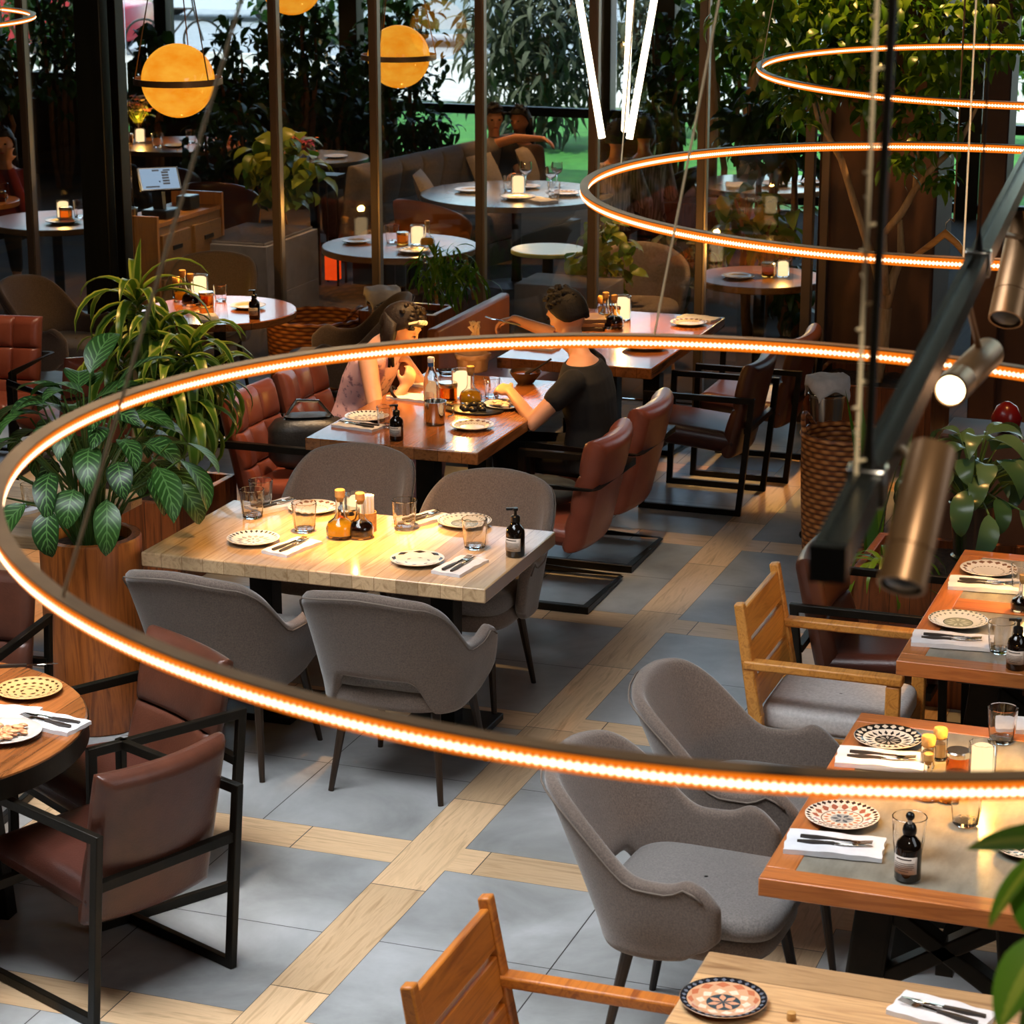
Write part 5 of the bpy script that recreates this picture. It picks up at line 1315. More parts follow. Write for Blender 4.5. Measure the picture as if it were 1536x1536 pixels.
# sofa, poufs, chairs
def tufted_sofa(label, a, b, zt, depth, mat, pill):
    a, b = V(a), V(b); L = (b-a).length; rz = math.atan2(b.y-a.y, b.x-a.x)
    t = thing('tufted_sofa', label, 'sofa', tuple((a+b)/2), rz)
    Mb = Matrix.Translation((0, .06, .3)) @ Matrix.Rotation(R(10), 4, 'X') @ Matrix.Rotation(PI, 4, 'Z')
    pad(MB(), L, zt-.3, .16, max(3, int(L/.32)), 2, Mb, .06).build('backrest', mat, t, smooth=60)
    MB().slab(0, -depth/2, .2, .46, L/2, depth/2, 6, .05).build('seat', mat, t, smooth=60)
    MB().box((0, -depth/2, .1), (L-.05, depth-.05, .2)).build('plinth', MT['black'], t)
    return t
p1, p2 = at(520, 262, .9), at(790, 205, .9); p1.z = p2.z = 0
tufted_sofa('grey tufted sofa along the outer glass in front of the lawn', p1, p2, .98, .6, MT['sofa'], 0)
def cushion(label, p, rz, mat, s=.42, tilt=65):
    m = MB(); n = 14; rows = []
    for side in (1, -1):
        rows = [[((i/n-.5)*s, (j/n-.5)*s, side*.07*(math.sin(PI*i/n)*math.sin(PI*j/n))**.5) for i in range(n+1)] for j in range(n+1)]
        m.grid(rows, flip=side < 0)
    return tag(m.build('scatter_cushion', MT[mat], loc=p, rot=(R(tilt), 0, rz), smooth=180), label, 'cushion', 'scatter cushions on the terrace')
sv = (p2-p1).normalized(); nv = V((sv.y, -sv.x, 0)); rzs = math.atan2(sv.y, sv.x)
for i, (k, lab) in enumerate(((.62, 'pale scatter cushion at the middle of the grey sofa'), (.85, 'beige scatter cushion nearest the hugging couple'), (.22, 'light scatter cushion at the left end of the grey sofa'))):
    q = p1.lerp(p2, k)+nv*(.24+.06*i); q.z = .68; cushion(lab, q, rzs+.2*i, 'pillow')
for i, (x, y, lab) in enumerate(((535, 290, 'grey upholstered pouf below the sofa, left one'), (600, 285, 'grey upholstered pouf below the sofa behind the mullion'))):
    q = at(x, y, .45); m = MB(); m.slab(0, 0, .08, .46, .3, .3, 2.4, .06); o = tag(m.build('pouf', MT['sofa'], loc=(q.x, q.y, 0), smooth=60), lab, 'pouf', 'terrace poufs')
    MB().box((0, 0, .04), (.4, .4, .08)).build('base', MT['black'], o)
def shell_chair(label, c, rz, mat):
    t = thing('rounded_terrace_chair', label, 'chair', c, rz, 'terrace chairs'); rows = []
    for j in range(8):
        z = .38+.46*j/7; rows.append([((.27+.05*j/7)*math.sin(R(a)), -(.26+.05*j/7)*math.cos(R(a))+.02, z-(.2*(abs(a)/105)**2)*j/7) for a in range(-105, 106, 10)])
    MB().grid(rows).build('backrest', mat, t, smooth=180, solid=.04, subsurf=1)
    MB().slab(0, 0, .37, .47, .26, .26, 2.6, .03).build('seat', mat, t, smooth=60)
    for x in (-1, 1):
        for y in (-1, 1): m = MB(); m.tube([(x*.17, y*.17, .38), (x*.22, y*.22, 0)], [.018, .011], 8); m.build('leg', MT['teak'], t)
    return t
def ch(px, py, z, rz, lab, mat): q = at(px, py, z); shell_chair(lab, (q.x, q.y, 0), rz, MT[mat])
ch(650, 300, .8, R(-20), 'tan leather chair in front of the sofa, lit orange', 'leather_tan')
ch(245, 310, .45, R(20), 'dark chair with the back-turned diner at left', 'leather_dark')
ch(378, 212, .8, R(-100), 'tan chair right of the upper left terrace table', 'leather_tan')
ch(935, 195, .85, R(160), 'wooden-backed chair below the light tubes', 'teak')
ch(1000, 290, .6, R(100), 'dark chair below the striped shirt inside the middle ring', 'leather_dark')
ch(962, 380, .8, R(200), 'rounded brown chair lit by the middle ring beside the grey shrub', 'sofa')
ch(330, 290, .7, R(10), 'dim chair behind the service counter', 'leather_dark')
bx = at(1030, 300, .6); tag(MB().box((0, 0, .3), (.62, .4, .6)).build('wooden_chest', MT['planter'], loc=(bx.x, bx.y, 0), rz=R(5), bevel=.006), 'low wooden chest inside the left curve of the middle ring', 'chest')
# banquette and low wall in front of the partition behind the couple
bn = thing('banquette', 'dark brown leather bench left of the yellow-lit wooden table', 'bench', (-4.78, 13.2, 0), R(90))
MB().slab(0, 0, .1, .44, .62, .24, 8, .03).build('seat', MT['leather_dark'], bn, smooth=60)
MB().box((0, .2, .42), (1.24, .07, .75)).build('backrest', MT['leather_tan'], bn, bevel=.02)
cp = at(800, 432, .7); tag(MB().box((0, 0, .34), (.62, .45, .68)).build('concrete_trough', MT['concrete'], loc=(cp.x+.1, max(cp.y, 14.95), 0), bevel=.008), 'grey concrete trough behind the man\'s head, beyond the glass', 'trough')
st_ = thing('street_sign', 'white sign board with dark strokes glimpsed low between the dark posts at right', 'sign', tuple(atv(1435, 325, 24)))
MB().box((0, 0, 0), (.42, .04, .42)).build('board', MT['white'], st_); m = MB(); m.tube([(.02+.1*math.cos(R(a)), -.025, .08+.1*math.sin(R(a))) for a in range(50, 311, 20)], .014, 6); m.box((.0, -.025, -.12), (.3, .01, .03)); m.build('strokes', MT['black'], st_)
MB().box((0, .03, -.6), (.05, .05, 1.3)).build('post', MT['black'], st_)
# ---------------------------------------------------------------- people
def baked(m, name, mat, vox, parent=None, smooth_it=6, extra=None):
    o = m.build('tmp_'+name, mat, smooth=0)
    q = o.modifiers.new('r', 'REMESH'); q.mode = 'VOXEL'; q.voxel_size = vox; q.use_smooth_shade = True
    q = o.modifiers.new('s', 'SMOOTH'); q.factor = .5; q.iterations = smooth_it
    bpy.context.view_layer.update()
    me = bpy.data.meshes.new_from_object(o.evaluated_get(bpy.context.evaluated_depsgraph_get()))
    me.name = name; old = o.data; bpy.data.objects.remove(o); bpy.data.meshes.remove(old)
    me.shade_smooth(); me.materials.clear(); me.materials.append(mat)
    r = bpy.data.objects.new(name, me); COL.objects.link(r)
    if parent: r.parent = parent; KIDS.setdefault(parent.name, []).append(r)
    return r
def limb(m, pts, rads, n=12):
    P_, R_ = [], []
    for i in range(len(pts)-1):
        for k in range(5): t = k/5; P_.append(V(pts[i]).lerp(V(pts[i+1]), t)); R_.append(rads[i]+(rads[i+1]-rads[i])*t)
    P_.append(V(pts[-1])); R_.append(rads[-1]); m.tube(P_, R_, n)
    for p, r_ in zip(pts, rads): m.sphere(p, r_, n, 8)
def hand(m, w, d, nrm, curl, side, s=1.0):
    """palm, four unequal bent fingers and a thumb leaving the palm's side; d = finger direction, nrm = back of the hand"""
    d = V(d).normalized(); nrm = (V(nrm)-d*V(nrm).dot(d)).normalized(); x = d.cross(nrm)*side; w = V(w)
    B = Matrix((x, d, nrm)).transposed().to_4x4()
    m.sphere((0, 0, 0), 1, 12, 8, (.04*s, .05*s, .017*s), Matrix.Translation(w+d*.045*s) @ B)
    m.sphere((0, 0, 0), 1, 10, 8, (.026*s, .03*s, .02*s), Matrix.Translation(w+d*.012*s) @ B)
    for k, (ox, L) in enumerate(((-.029, .066), (-.01, .076), (.01, .071), (.028, .056))):
        p = w+x*ox*s+d*(.08-.006*abs(k-1.4))*s; pts = [w+x*ox*.7*s+d*.05*s, p]; dd = d.copy()
        for seg in (.45, .32, .25):
            dd = (Quaternion(x*side, -curl*.75*side) @ dd).normalized() if False else (dd*math.cos(curl*.7)-nrm*math.sin(curl*.7)*1.0).normalized() if seg == .45 else (dd*math.cos(curl*.6)+(dd.cross(x)*(-1 if dd.cross(x).dot(nrm) > 0 else 1))*math.sin(curl*.6)).normalized()
            pts.append(pts[-1]+dd*L*seg*s)
        m.tube(pts, [.0095*s, .0095*s, .009*s, .008*s, .0065*s], 8); m.sphere(pts[-1], .0066*s, 8, 6)
    b = w+x*-.03*s+d*.02*s; t1 = b+(x*-.7+d*.6-nrm*.35).normalized()*.035*s; t2 = t1+(x*-.25+d*.85-nrm*.45).normalized()*.03*s
    m.tube([w+d*.015*s, b, t1, t2], [.013*s, .012*s, .0105*s, .008*s], 8); m.sphere(t2, .008*s, 8, 6)
def head_geo(m, c, f, u, s=1.0):
    """c = head centre, f = face direction, u = crown direction; returns the head's frame"""
    f = V(f).normalized(); u = (V(u)-f*V(u).dot(f)).normalized(); x = f.cross(u)
    B = Matrix.Translation(V(c)) @ Matrix((x, f, u)).transposed().to_4x4()
    rows = []; n = 20
    for j in range(15):
        t = PI*j/14; z = math.cos(t)*.118; r_ = math.sin(t); row = []
        for i in range(n):
            a = 2*PI*i/n; cx, cy = math.cos(a), math.sin(a)
            jaw = 1-.30*sm(-z, .02, .115); front = .095 if cy > 0 else .105
            y = cy*r_*front*(1-.06*sm(-z, 0, .1)) + (.012*sm(-z, .03, .1))
            row.append((cx*r_*.077*jaw*s, y*s, z*s))
        rows.append(row)
    m.grid(rows, B, closed=True)
    m.sweep([B @ V((0, .088*s, .018*s)), B @ V((0, .108*s, -.018*s)), B @ V((0, .094*s, -.032*s))], [(-.009, -.006), (.009, -.006), (.007, .007), (-.007, .007)], rads=[.7*s, 1.5*s, 1.1*s])
    for q in (-1, 1):
        m.sphere((0, 0, 0), 1, 8, 6, (.008*s, .018*s, .03*s), B @ Matrix.Translation((q*.079*s, -.01*s, -.005*s)))
        m.sphere((0, 0, 0), 1, 8, 6, (.02*s, .012*s, .012*s), B @ Matrix.Translation((q*.036*s, .075*s, -.018*s)))
        m.sphere((0, 0, 0), 1, 8, 6, (.026*s, .012*s, .007*s), B @ Matrix.Translation((q*.032*s, .086*s, .03*s)))
    m.sphere((0, 0, 0), 1, 8, 6, (.024*s, .012*s, .009*s), B @ Matrix.Translation((0, .09*s, -.062*s)))
    return B
def torso(m, secs, g=0.0):
    """secs: (centre, half width vector, half depth vector)"""
    rows = []
    for c, wv, dv in secs:
        row = []
        for i in range(24):
            a = 2*PI*i/24; cc, ss = math.cos(a), math.sin(a)
            row.append(V(c)+V(wv)*(1+g/V(wv).length)*math.copysign(abs(cc)**.8, cc)+V(dv)*(1+g/V(dv).length)*math.copysign(abs(ss)**.8, ss))
        rows.append(row)
    m.grid(rows, closed=True); k = len(rows[0]); b = len(m.v)
    m.add(rows[0], [tuple(range(k))]); m.add(rows[-1], [tuple(range(k))])
def person(label, hip, rz, lean, arms, head, top, hair, hairmat, skin='skin', vox=.011, legs=True, sleeve=.45, bottom='pants', name='person', hs=1.0, width=1.0, tank=False, extra=None):
    """hip = seat point; local frame faces +y. arms: ((elbow, hand, fingers, back, curl) left, right) in world; head: (centre, face, crown)"""
    t = thing(name, label, 'person', tuple(hip)); O_ = V(hip); Rm = Matrix.Rotation(rz, 3, 'Z')
    def W(x, y, z): return Rm @ V((x, y, z))
    body = MB(); cl = MB(); xw = Rm @ V((1, 0, 0)); yd = Rm @ V((0, 1, 0)); wd = width
    secs = [(W(0, 0, -.02), xw*.165*wd, yd*.115), (W(0, .02, .1), xw*.155*wd, yd*.11), (W(0, lean*.12, .2), xw*.14*wd, yd*.1), (W(0, lean*.26, .34), xw*.16*wd, yd*.115), (W(0, lean*.36, .44), xw*.165*wd, yd*.105), (W(0, lean*.44, .51), xw*.10*wd, yd*.075), (W(0, lean*.47, .545), xw*.055, yd*.055)]
    torso(body, secs); hc, hf, hu = [V(q) for q in head]; hc = hc-O_
    nb = W(0, lean*.45, .51); limb(body, [nb, hc-V(hu).normalized()*.085], [.055, .05])
    B = head_geo(body, hc, hf, hu, hs)
    sh = [W(-.165*wd, lean*.40, .45), W(.165*wd, lean*.40, .45)]
    for i, (el, ha, fd, bk, cu) in enumerate(arms):
        el, ha = V(el)-O_, V(ha)-O_
        limb(body, [sh[i], el, ha], [.052, .041, .027]); hand(body, ha, fd, bk, cu, 1 if i else -1, hs)
        s2 = sh[i].lerp(el, sleeve)
        if sleeve > 0: limb(cl, [sh[i], s2], [.067, .060])
        if sleeve >= 1: limb(cl, [el, el.lerp(ha, .85)], [.052, .038])
    if legs:
        lg = MB()
        for q in (-1, 1):
            kn = W(q*.11, .44, .03); an = W(q*.12, .40, .12-O_.z); to = W(q*.13, .56, .06-O_.z)
            limb(body, [W(q*.09, .02, .02), kn, an], [.085, .058, .04]); limb(body, [an-V((0, 0, .03)), to], [.042, .034])
            limb(lg, [W(q*.09, .0, .02), kn, an+V((0, 0, .05))], [.1, .072, .055])
        torso(lg, [(s[0], s[1], s[2]) for s in secs[:2]], .014)
    baked(body, 'body', MT[skin], vox, t)
    torso(cl, secs[:-1] if not tank else secs[:-2]+[(secs[-2][0]-V((0, 0, .03)), xw*.11*wd, yd*.09)], .016); baked(cl, 'top', MT[top], vox, t, 4)
    if legs: baked(lg, 'trousers', MT[bottom], vox*1.2, t, 4)
    # hair: a cap over crown and back, longer where asked
    hm = MB(); rows = []; n = 24
    for j in range(11):
        row = []
        for i in range(n):
            a = 2*PI*i/n; front = math.sin(a); lim = (1.05+.95*(1-sm(front, -.5, .75))) if hair != 'bald' else .3
            tt = lim*j/10; z = math.cos(tt)*.130; r_ = math.sin(tt)*(1 if tt < PI/2 else .98)
            row.append((math.cos(a)*r_*.088*hs, (math.sin(a)*r_*(.100 if front > 0 else .116))*hs, z*hs))
        rows.append(row)
    hm.grid(rows, B, closed=True)
    rh = random.Random(len(label))
    for k in range(70 if hair == 'short' else 30):
        az, el_ = rh.uniform(0, 6.28), rh.uniform(.35, 1.5); dv = V((math.cos(az)*math.cos(el_)*.086, math.sin(az)*math.cos(el_)*.106, math.sin(el_)*.124))*hs
        tip = dv*rh.uniform(1.06, 1.16)+V((rh.uniform(-.02, .02), rh.uniform(-.01, .03), rh.uniform(-.008, .008)))*hs
        if dv.y < .06 or el_ > .9: hm.tube([B @ (dv*.96), B @ tip], [.014*hs, .005*hs], 6)
    ho = hm.build('hair', MT[hairmat], t, smooth=180, solid=.012)
    if hair == 'long':
        lm = MB()
        for k in range(26):
            a = R(200+140*k/25); p0 = B @ V((.08*math.cos(a)*hs, .1*math.sin(a)*hs, .02)); p1_ = p0+V((0, 0, -.12))+(B.to_3x3() @ V((0, -.03, 0))); p2_ = p1_+V((rnd.uniform(-.03, .03), rnd.uniform(-.03, .03), -.14))
            lm.tube([p0, p1_, p2_], [.026, .024, .008], 7)
        lm.build('long_hair', MT[hairmat], t, smooth=180)
    ey = MB()
    for q in (-1, 1): ey.sphere((0, 0, 0), .009*hs, 8, 6, (1.3, .6, .8), B @ Matrix.Translation((q*.033*hs, .092*hs, .008*hs)))
    ey.build('eyes', MT['eyes'], t)
    lp = MB(); lp.sphere((0, 0, 0), 1, 8, 6, (.022*hs, .006*hs, .007*hs), B @ Matrix.Translation((0, .1*hs, -.062*hs))); lp.build('lips', MT['lips'], t)
    if extra: extra(t, B, O_)
    return t, B
# the man in black
mh = atv(850, 470, 11.36)
def A(x, y, yy): return atv(x, y, yy)
man, Bm = person('man in a black t-shirt seen from behind, lifting a fork at the brown table', (-3.56, 11.22, .47), R(94), .16,
 ((A(800, 632, 10.88), A(766, 588, 11.1), (-.75, .3, .1), (0, -.6, .8), .9), (A(842, 505, 11.72), A(772, 479, 11.86), (-.85, -.1, -.2), (.1, .2, .95), 1.0)),
 (mh, (-.85, .25, -.42), (-.3, .1, .95)), 'tee', 'short', 'hair', vox=.0085, hs=1.02, width=1.3)
# the woman in pink
wh = atv(603, 488, 11.28)
def clip(t, B, O_):
    m = MB(); m.tube([B @ V((.1, .03, .07)), B @ V((.07, .06, .1)), B @ V((.02, .085, .108))], .006, 6)
    for k in range(3): m.sphere(B @ V((.03+.02*k, .09-.01*k, .105)), .013, 8, 6)
    m.build('hair_clip', MT['ceramic'], t)
    b = MB(); e = A(592, 588, 11.05)-O_
    b.lathe([(.033, -.008), (.036, 0), (.033, .008)], 16, M=Matrix.Translation(e) @ Matrix.Rotation(R(60), 4, 'Y'), capb=False, capt=False); b.build('bracelet', MT['knifehandle'], t)
woman, Bw = person('woman in a pink patterned sleeveless dress bent over the brown table, hands at her mouth', (-4.93, 11.30, .47), R(-92), .42,
 ((A(640, 590, 11.45), A(618, 560, 11.38), (-.1, -.25, .9), (.7, .2, .2), 1.1), (A(566, 628, 10.98), A(606, 582, 11.12), (.35, .3, .8), (.6, -.5, .1), 1.0)),
 (wh, (.78, .1, -.62), (.6, 0, .78)), 'dress', 'long', 'hair_b', vox=.0085, sleeve=0, bottom='dress', hs=1.0, width=.92, tank=True, extra=clip)
# the man's fork and its bite
fk = fork(tuple(A(756, 484, 11.80)), 0, 'steel fork lifted in the right hand of the man in black', GF, rot=Euler((R(10), R(0), R(98))))
m = MB(); r5 = random.Random(2); bp = A(712, 488, 11.79)
for k in range(14): m.tube([(r5.uniform(-.03, .03), r5.uniform(-.015, .015), .02), (r5.uniform(-.03, .03), r5.uniform(-.02, .02), -.01), (r5.uniform(-.03, .03), r5.uniform(-.02, .02), -.05-.03*r5.random())], .005, 5)
tag(m.build('noodles', simple('noodle', '#e3c094', .5), loc=bp, smooth=180), 'bite of noodles hanging from the lifted fork', 'food', kind='stuff')
# dark handbag between the chestnut chairs
m = MB(); m.slab(0, 0, 0, .26, .2, .11, 3, .06); hb = tag(m.build('handbag', simple('black_leather_bag', '#1b1a1a', .4, c2='#33302e', scale=14, bump=.4), loc=(-4.92, 10.72, .445), rz=.5, smooth=60), 'dark handbag lying on the near chestnut chair', 'bag')
m = MB(); m.tube([(-.12, 0, .25), (-.05, .02, .34), (.06, .03, .33), (.13, 0, .25)], .008, 6); m.build('strap', MT['chrome'], hb)
m = MB(); m.slab(0, 0, 0, .1, .2, .14, 2.4, .045); tag(m.build('folded_jacket', simple('dark_jacket', '#1f211f', .7, c2='#343734', scale=12, bump=.6, bscale=14), loc=(-3.62, 10.50, .445), rz=.3, smooth=60), 'dark jacket lying on the near rust-red chair', 'jacket')
# diners behind the glass
def diner(label, px_, py_, yy, fx, top, hair, hm_, skin='skin2', arms=None, lean=.15, sleeve=1, hs=1.0, down=.72):
    hc = atv(px_, py_, yy); hip = V((hc.x, hc.y, hc.z-down)); rz = fx; hip -= Matrix.Rotation(rz, 3, 'Z') @ V((0, lean*.6, 0))
    L = Matrix.Rotation(rz, 3, 'Z'); f = L @ V((0, 1, -.1))
    df = []
    for q in (-1, 1):
        df.append((hip+L @ V((q*.24, .12, .2)), hip+L @ V((q*.12, .36, .26)), L @ V((-q*.4, .9, 0)), (0, 0, 1), .7))
    if arms: df = arms(hip, L, df)
    return person(label, hip, rz, lean, df, (hc, f, (0, 0, 1)), top, hair, hm_, skin, .014, True, sleeve, hs=hs)
simple_tops = {'striped': simple('grey_striped_shirt', '#b8a090', .8, c2='#6d5c50', scale=14, stretch=(6, 1, .3), lo=.45, hi=.55), 'redtop': simple('red_top', '#7a1f1c', .8), 'bl': simple('black_top', '#15100d', .9), 'brownt': simple('brown_top', '#3a2416', .9)}
MT.update(simple_tops)
def hug(hip, L, df):
    return [df[0], (atv(775, 207, 19.9), atv(815, 208, 19.8), (.9, -.2, -.4), (0, 0, 1), .5)]
diner('fair diner of the hugging couple, arm stretched over the glasses', 741, 178, 20.0, R(-150), 'bl', 'short', 'hair_b', 'skin', hug, .1, .4)
diner('dark-haired diner leaning close to the hugging couple\'s partner', 780, 180, 20.25, R(-190), 'brownt', 'long', 'hair', 'skin2', None, .1)
diner('back-turned diner in a grey striped shirt below the light tubes', 925, 205, 18.6, R(-5), 'striped', 'short', 'hair', 'skin2', None, .12)
diner('second back-turned diner at right of the light tubes, in a striped shirt', 966, 197, 18.9, R(25), 'striped', 'short', 'hair_b', 'skin2', None, .12)
def chin(hip, L, df):
    return [(hip+L @ V((-.2, .2, .12)), atv(12, 243, 16.8), (.1, .1, 1), (0, -.9, .2), .8), df[1]]
diner('woman at the left edge in dark red with a hand at her mouth', 5, 214, 17.0, R(-160), 'redtop', 'long', 'hair_b', 'skin', chin, .1)
diner('dark-clad diner seen from behind left of the till screen', 178, 205, 17.6, R(-20), 'bl', 'short', 'hair', 'skin2', None, .12)
# ---------------------------------------------------------------- outdoors
def car(label, c, rz, paint):
    t = thing('parked_car', label, 'car', c, rz, 'cars parked beyond the lawn')
    m = MB(); prof = [(-2.1, .35), (-2.1, .75), (-1.9, .9), (-1.2, .95), (-.6, 1.42), (.75, 1.45), (1.35, .98), (2.0, .85), (2.12, .6), (2.1, .3), (1.6, .25), (-1.7, .25)]
    rows = []
    for w, k in ((-.86, .94), (-.8, 1), (.8, 1), (.86, .94)): rows.append([(x*(1 if abs(w) < .85 else .985), w*(1-.14*sm(z, .9, 1.4)), .25+(z-.25)*k) for x, z in prof])
    m.grid(rows, closed=True); n = len(prof); m.add(rows[0], [tuple(range(n))]); m.add(rows[-1], [tuple(range(n))])
    m.build('body', paint, t, smooth=40, bevel=.03)
    gl = simple('car_window', '#20262b', .08)
    for s in (-1, 1):
        m = MB(); m.add([(-1.05, s*.80, .98), (-.55, s*.755, 1.36), (.68, s*.755, 1.38), (1.15, s*.80, 1.0)], [(0, 1, 2, 3)]); m.build('side_window', gl, t, solid=.09)
        for x in (-1.3, 1.35):
            m = MB(); m.lathe([(.001, -.1), (.2, -.1), (.32, -.09), (.33, 0), (.32, .09), (.2, .1), (.001, .1)], 24, M=Matrix.Translation((x, s*.76, .33)) @ Matrix.Rotation(PI/2, 4, 'X'), capb=False, capt=False)
            w = m.build('wheel', MT['pump'], t); m = MB(); m.lathe([(.001, .1), (.18, .105), (.2, .1)], 16, M=Matrix.Translation((x, s*.765+s*.005, .33)) @ Matrix.Rotation(-s*PI/2, 4, 'X'), capb=False, capt=False); m.build('hub_cap', MT['steel'], w)
    m = MB(); m.add([(1.0, -.68, 1.2), (1.0, .68, 1.2), (1.28, .74, 1.0), (1.28, -.74, 1.0)], [(0, 1, 2, 3)]); m.build('windscreen', gl, t, solid=.06)
    return t
def onst(px_, py_): q = at(px_, py_, 0); return (q.x, q.y, -.08)
car('red car parked in the street at the upper left', onst(42, 74), R(8), simple('red_paint', '#b3202b', .25))
car('white car at the top, right of the hanging globe lamp', onst(330, 22), R(5), simple('white_paint', '#e4e6e8', .25))
car('silver car behind the leaves at the top centre', onst(620, 58), R(5), simple('silver_paint', '#b9c0c6', .25, .3))
car('pale blue car at the top right between the dark posts', onst(1462, 46), R(5), simple('blue_paint', '#9fb6cc', .25))
bk = thing('bicycle', 'bicycle leaning by the red car', 'bicycle', tuple(at(262, 92, 0)), R(8))
for x in (-.5, .5): m = MB(); m.tube([(x+.33*math.cos(2*PI*i/24), 0, .34+.33*math.sin(2*PI*i/24)) for i in range(24)], .02, 6, True); m.build('wheel', MT['pump'], bk)
m = MB(); m.tube([(-.5, 0, .34), (-.1, 0, .34), (.35, 0, .85), (-.2, 0, .85), (-.1, 0, .34)], .018, 6); m.tube([(.5, 0, .34), (.35, 0, .85), (.33, 0, 1.0)], .018, 6); m.tube([(-.5, 0, .34), (-.2, 0, .85), (-.22, 0, .98)], .016, 6); m.build('frame', MT['knifehandle'], bk)
m = MB(); m.tube([(.33, -.25, 1.02), (.33, .25, 1.02)], .014, 6); m.build('handlebar', MT['pump'], bk); m = MB(); m.sphere((-.22, 0, 1.0), .06, 8, 6, (2, 1, .5)); m.build('saddle', MT['pump'], bk)
bush('conifer', 'large grey-green conifer on the lawn behind the light tubes', 800, 60, 27.0, (.95, .7, 1.15), 1400, .34, .06, L_CONI, 31, cat='tree')
bush('conifer', 'second grey-green conifer right of the light tubes', 975, 50, 28.6, (.6, .6, 1.1), 700, .34, .06, L_CONI, 32, cat='tree')
bush('street_tree', 'leafy tree beyond the lawn behind the upper ring', 1130, 40, 30, (1.2, .8, .8), 420, .22, .1, L_FIG, 33, cat='tree')
bush('street_tree', 'leafy tree at the street left of the wide post', 60, 20, 29, (1.1, .8, .7), 420, .22, .1, L_DARK, 34, cat='tree')
bush('street_tree', 'bushy tree outside behind the veiled globe', 520, -10, 30, (1.6, .9, .7), 520, .22, .1, L_DARK, 35, cat='tree')
bush('street_tree', 'tree outside at the far upper right', 1500, 80, 29, (.5, .5, .7), 260, .22, .1, L_FIG, 36, cat='tree')
# ---------------------------------------------------------------- light
w = bpy.data.worlds.new('world'); S.world = w; w.use_nodes = True; nt = w.node_tree
bg = nt.nodes['Background']; sky = nt.nodes.new('ShaderNodeTexSky'); sky.sky_type = 'NISHITA'; sky.sun_disc = False; sky.sun_elevation = R(48); sky.sun_rotation = R(300); sky.air_density = 1.2
nt.links.new(sky.outputs[0], bg.inputs[0]); bg.inputs[1].default_value = .6
def light(name, kind, loc, rot=None, energy=100, color=(1, 1, 1), target=None, **kw):
    l = bpy.data.lights.new(name, kind); l.energy = energy; l.color = color
    for k, v in kw.items(): setattr(l, k, v)
    o = bpy.data.objects.new(name, l); COL.objects.link(o); o.location = loc
    if target is not None: o.rotation_euler = (V(target)-V(loc)).to_track_quat('-Z', 'Y').to_euler()
    elif rot: o.rotation_euler = rot
    return o
light('sun', 'SUN', (0, 0, 20), energy=7, color=(1, .95, .86), target=(3.2, 3.0, 12), angle=R(.6))
# cool daylight fill over the hall, an area lamp added under the closed ceiling
light('top_daylight_fill', 'AREA', (-3.4, 5.9, 5.3), energy=450, color=(.9, .95, 1), target=(-3.1, 6.4, 0), shape='RECTANGLE', size=4.2, size_y=3.6, spread=R(105))
cp_ = at(525, 800, .75); light('overhead_spot', 'SPOT', (cp_.x+.1, cp_.y-.3, 4.6), energy=4200, color=(1, .45, .08), target=tuple(cp_), spot_size=R(15), spot_blend=1, shadow_soft_size=.05)
cp_ = at(1440, 1185, .75); light('overhead_spot', 'SPOT', (cp_.x+.1, cp_.y+.2, 4.6), energy=2400, color=(1, .45, .08), target=tuple(cp_), spot_size=R(13), spot_blend=1, shadow_soft_size=.05)
cp_ = at(690, 600, .75); light('overhead_spot', 'SPOT', (cp_.x+.1, cp_.y+.1, 4.6), energy=1800, color=(1, .45, .08), target=tuple(cp_), spot_size=R(15), spot_blend=1, shadow_soft_size=.05)
cp_ = at(300, 455, .75); light('overhead_spot', 'SPOT', (cp_.x+.1, cp_.y+.1, 4.6), energy=1800, color=(1, .45, .08), target=tuple(cp_), spot_size=R(14), spot_blend=1, shadow_soft_size=.05)
cp_ = at(920, 490, .75); light('overhead_spot', 'SPOT', (cp_.x+.1, cp_.y+.1, 4.6), energy=1800, color=(1, .45, .08), target=tuple(cp_), spot_size=R(16), spot_blend=1, shadow_soft_size=.05)
light('window_light', 'AREA', (2.7, 6.0, 3.2), energy=70, color=(.9, .95, 1), target=(-3, 8.5, .5), shape='RECTANGLE', size=3, size_y=2.4)  # weak cool fill added inside the solid right wall, no window there
for nm, x, y, e in (('terrace_fill', -8.5, 18.5, 430), ('terrace_fill', -5.2, 18, 420), ('hall_fill', -5.5, 12.2, 120)):  # unseen warm fills added to brighten the terrace and the rear of the hall
    light(nm, 'AREA', (x, y, 5.3), energy=e, color=(1, .72, .45), target=(x, y, 0), shape='RECTANGLE', size=3.5, size_y=3)
WARM = (1, .52, .17)
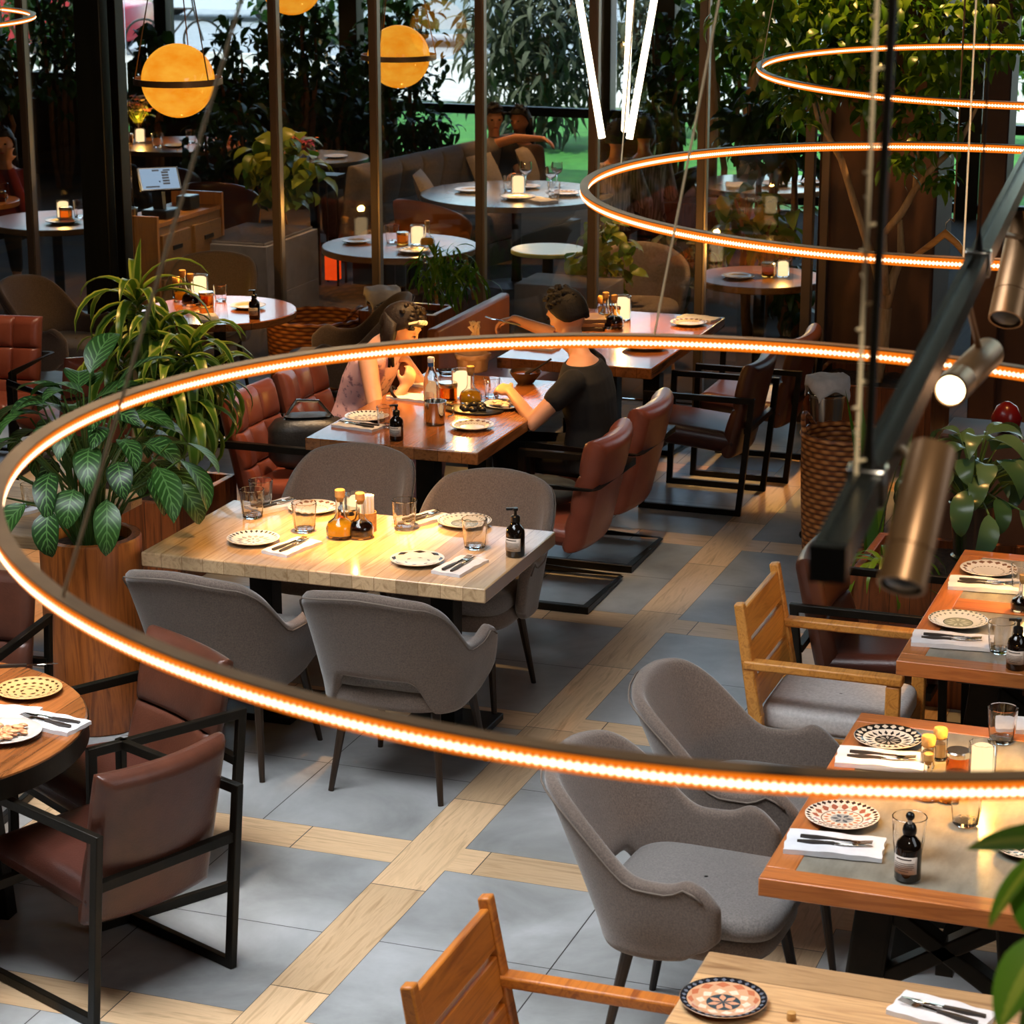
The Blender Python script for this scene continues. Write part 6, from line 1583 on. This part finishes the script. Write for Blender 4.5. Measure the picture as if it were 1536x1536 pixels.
def overhead_spot(x, y, e, cone=38, c=WARM, z=4.6, blend=.7, off=(.15, -.2)):
    light('overhead_spot', 'SPOT', (x+off[0], y+off[1], z), energy=e, color=c, target=(x, y, .75), spot_size=R(cone), spot_blend=blend, shadow_soft_size=.06)
for x, y, e, cn in ((-3.75, 8.62, 420, 24), (-4.2, 10.95, 420, 28), (-4.0, 12.9, 430, 28), (-.85, 6.75, 380, 22), (-.9, 8.7, 380, 24), (-4.45, 6.2, 330, 24), (-6.5, 12.95, 420, 24), (-1.2, 5.2, 120, 30),
                    (-5.55, 9.9, 430, 26), (-1.4, 9.9, 260, 26), (-2.6, 13.6, 420, 40), (-7.9, 17.2, 260, 30), (-6.4, 18.4, 420, 26), (-9.9, 20.4, 420, 26), (-6.9, 16.2, 260, 24), (-8.9, 20.0, 300, 26), (-5.2, 15.9, 200, 22), (-4.4, 15.6, 320, 26), (-4.3, 18.9, 300, 30), (-9.6, 16.6, 260, 24), (-7.2, 20.2, 260, 30)):
    overhead_spot(x, y, e*1.7, cn)
for o in [q for q in COL.objects if q.name.startswith('candle_holder')]:
    s_ = o.scale.x; l = light('candle_light', 'POINT', (o.location.x, o.location.y, o.location.z+.125*s_), energy=8, color=(1, .5, .1), shadow_soft_size=.02)
for x, y, e, cn in ((-5.15, 10.95, 560, 24), (-7.9, 15.25, 420, 24), (-7.5, 16.3, 300, 20), (-7.3, 11.75, 420, 22), (-3.3, 10.85, 300, 22), (-3.9, 6.5, 200, 26)):  # extra spots added to brighten the leather chairs and the counter
    overhead_spot(x, y, e, cn, (1, .78, .55), off=(.6, -.5))
light('gallery_fill', 'SPOT', (.15, 1.3, 5.1), energy=260, color=(1, .9, .75), target=(0, 2.9, 2.5), spot_size=R(50), spot_blend=.8, shadow_soft_size=.15)  # unseen spot added to brighten the near leaves and the track
S.view_settings.view_transform = 'Standard'; S.view_settings.look = 'None'; S.view_settings.gamma = 1; S.view_settings.use_curve_mapping = False
S.view_settings.exposure = 0.0
S.cycles.max_bounces = 8; S.cycles.transparent_max_bounces = 16; S.cycles.sample_clamp_indirect = 4
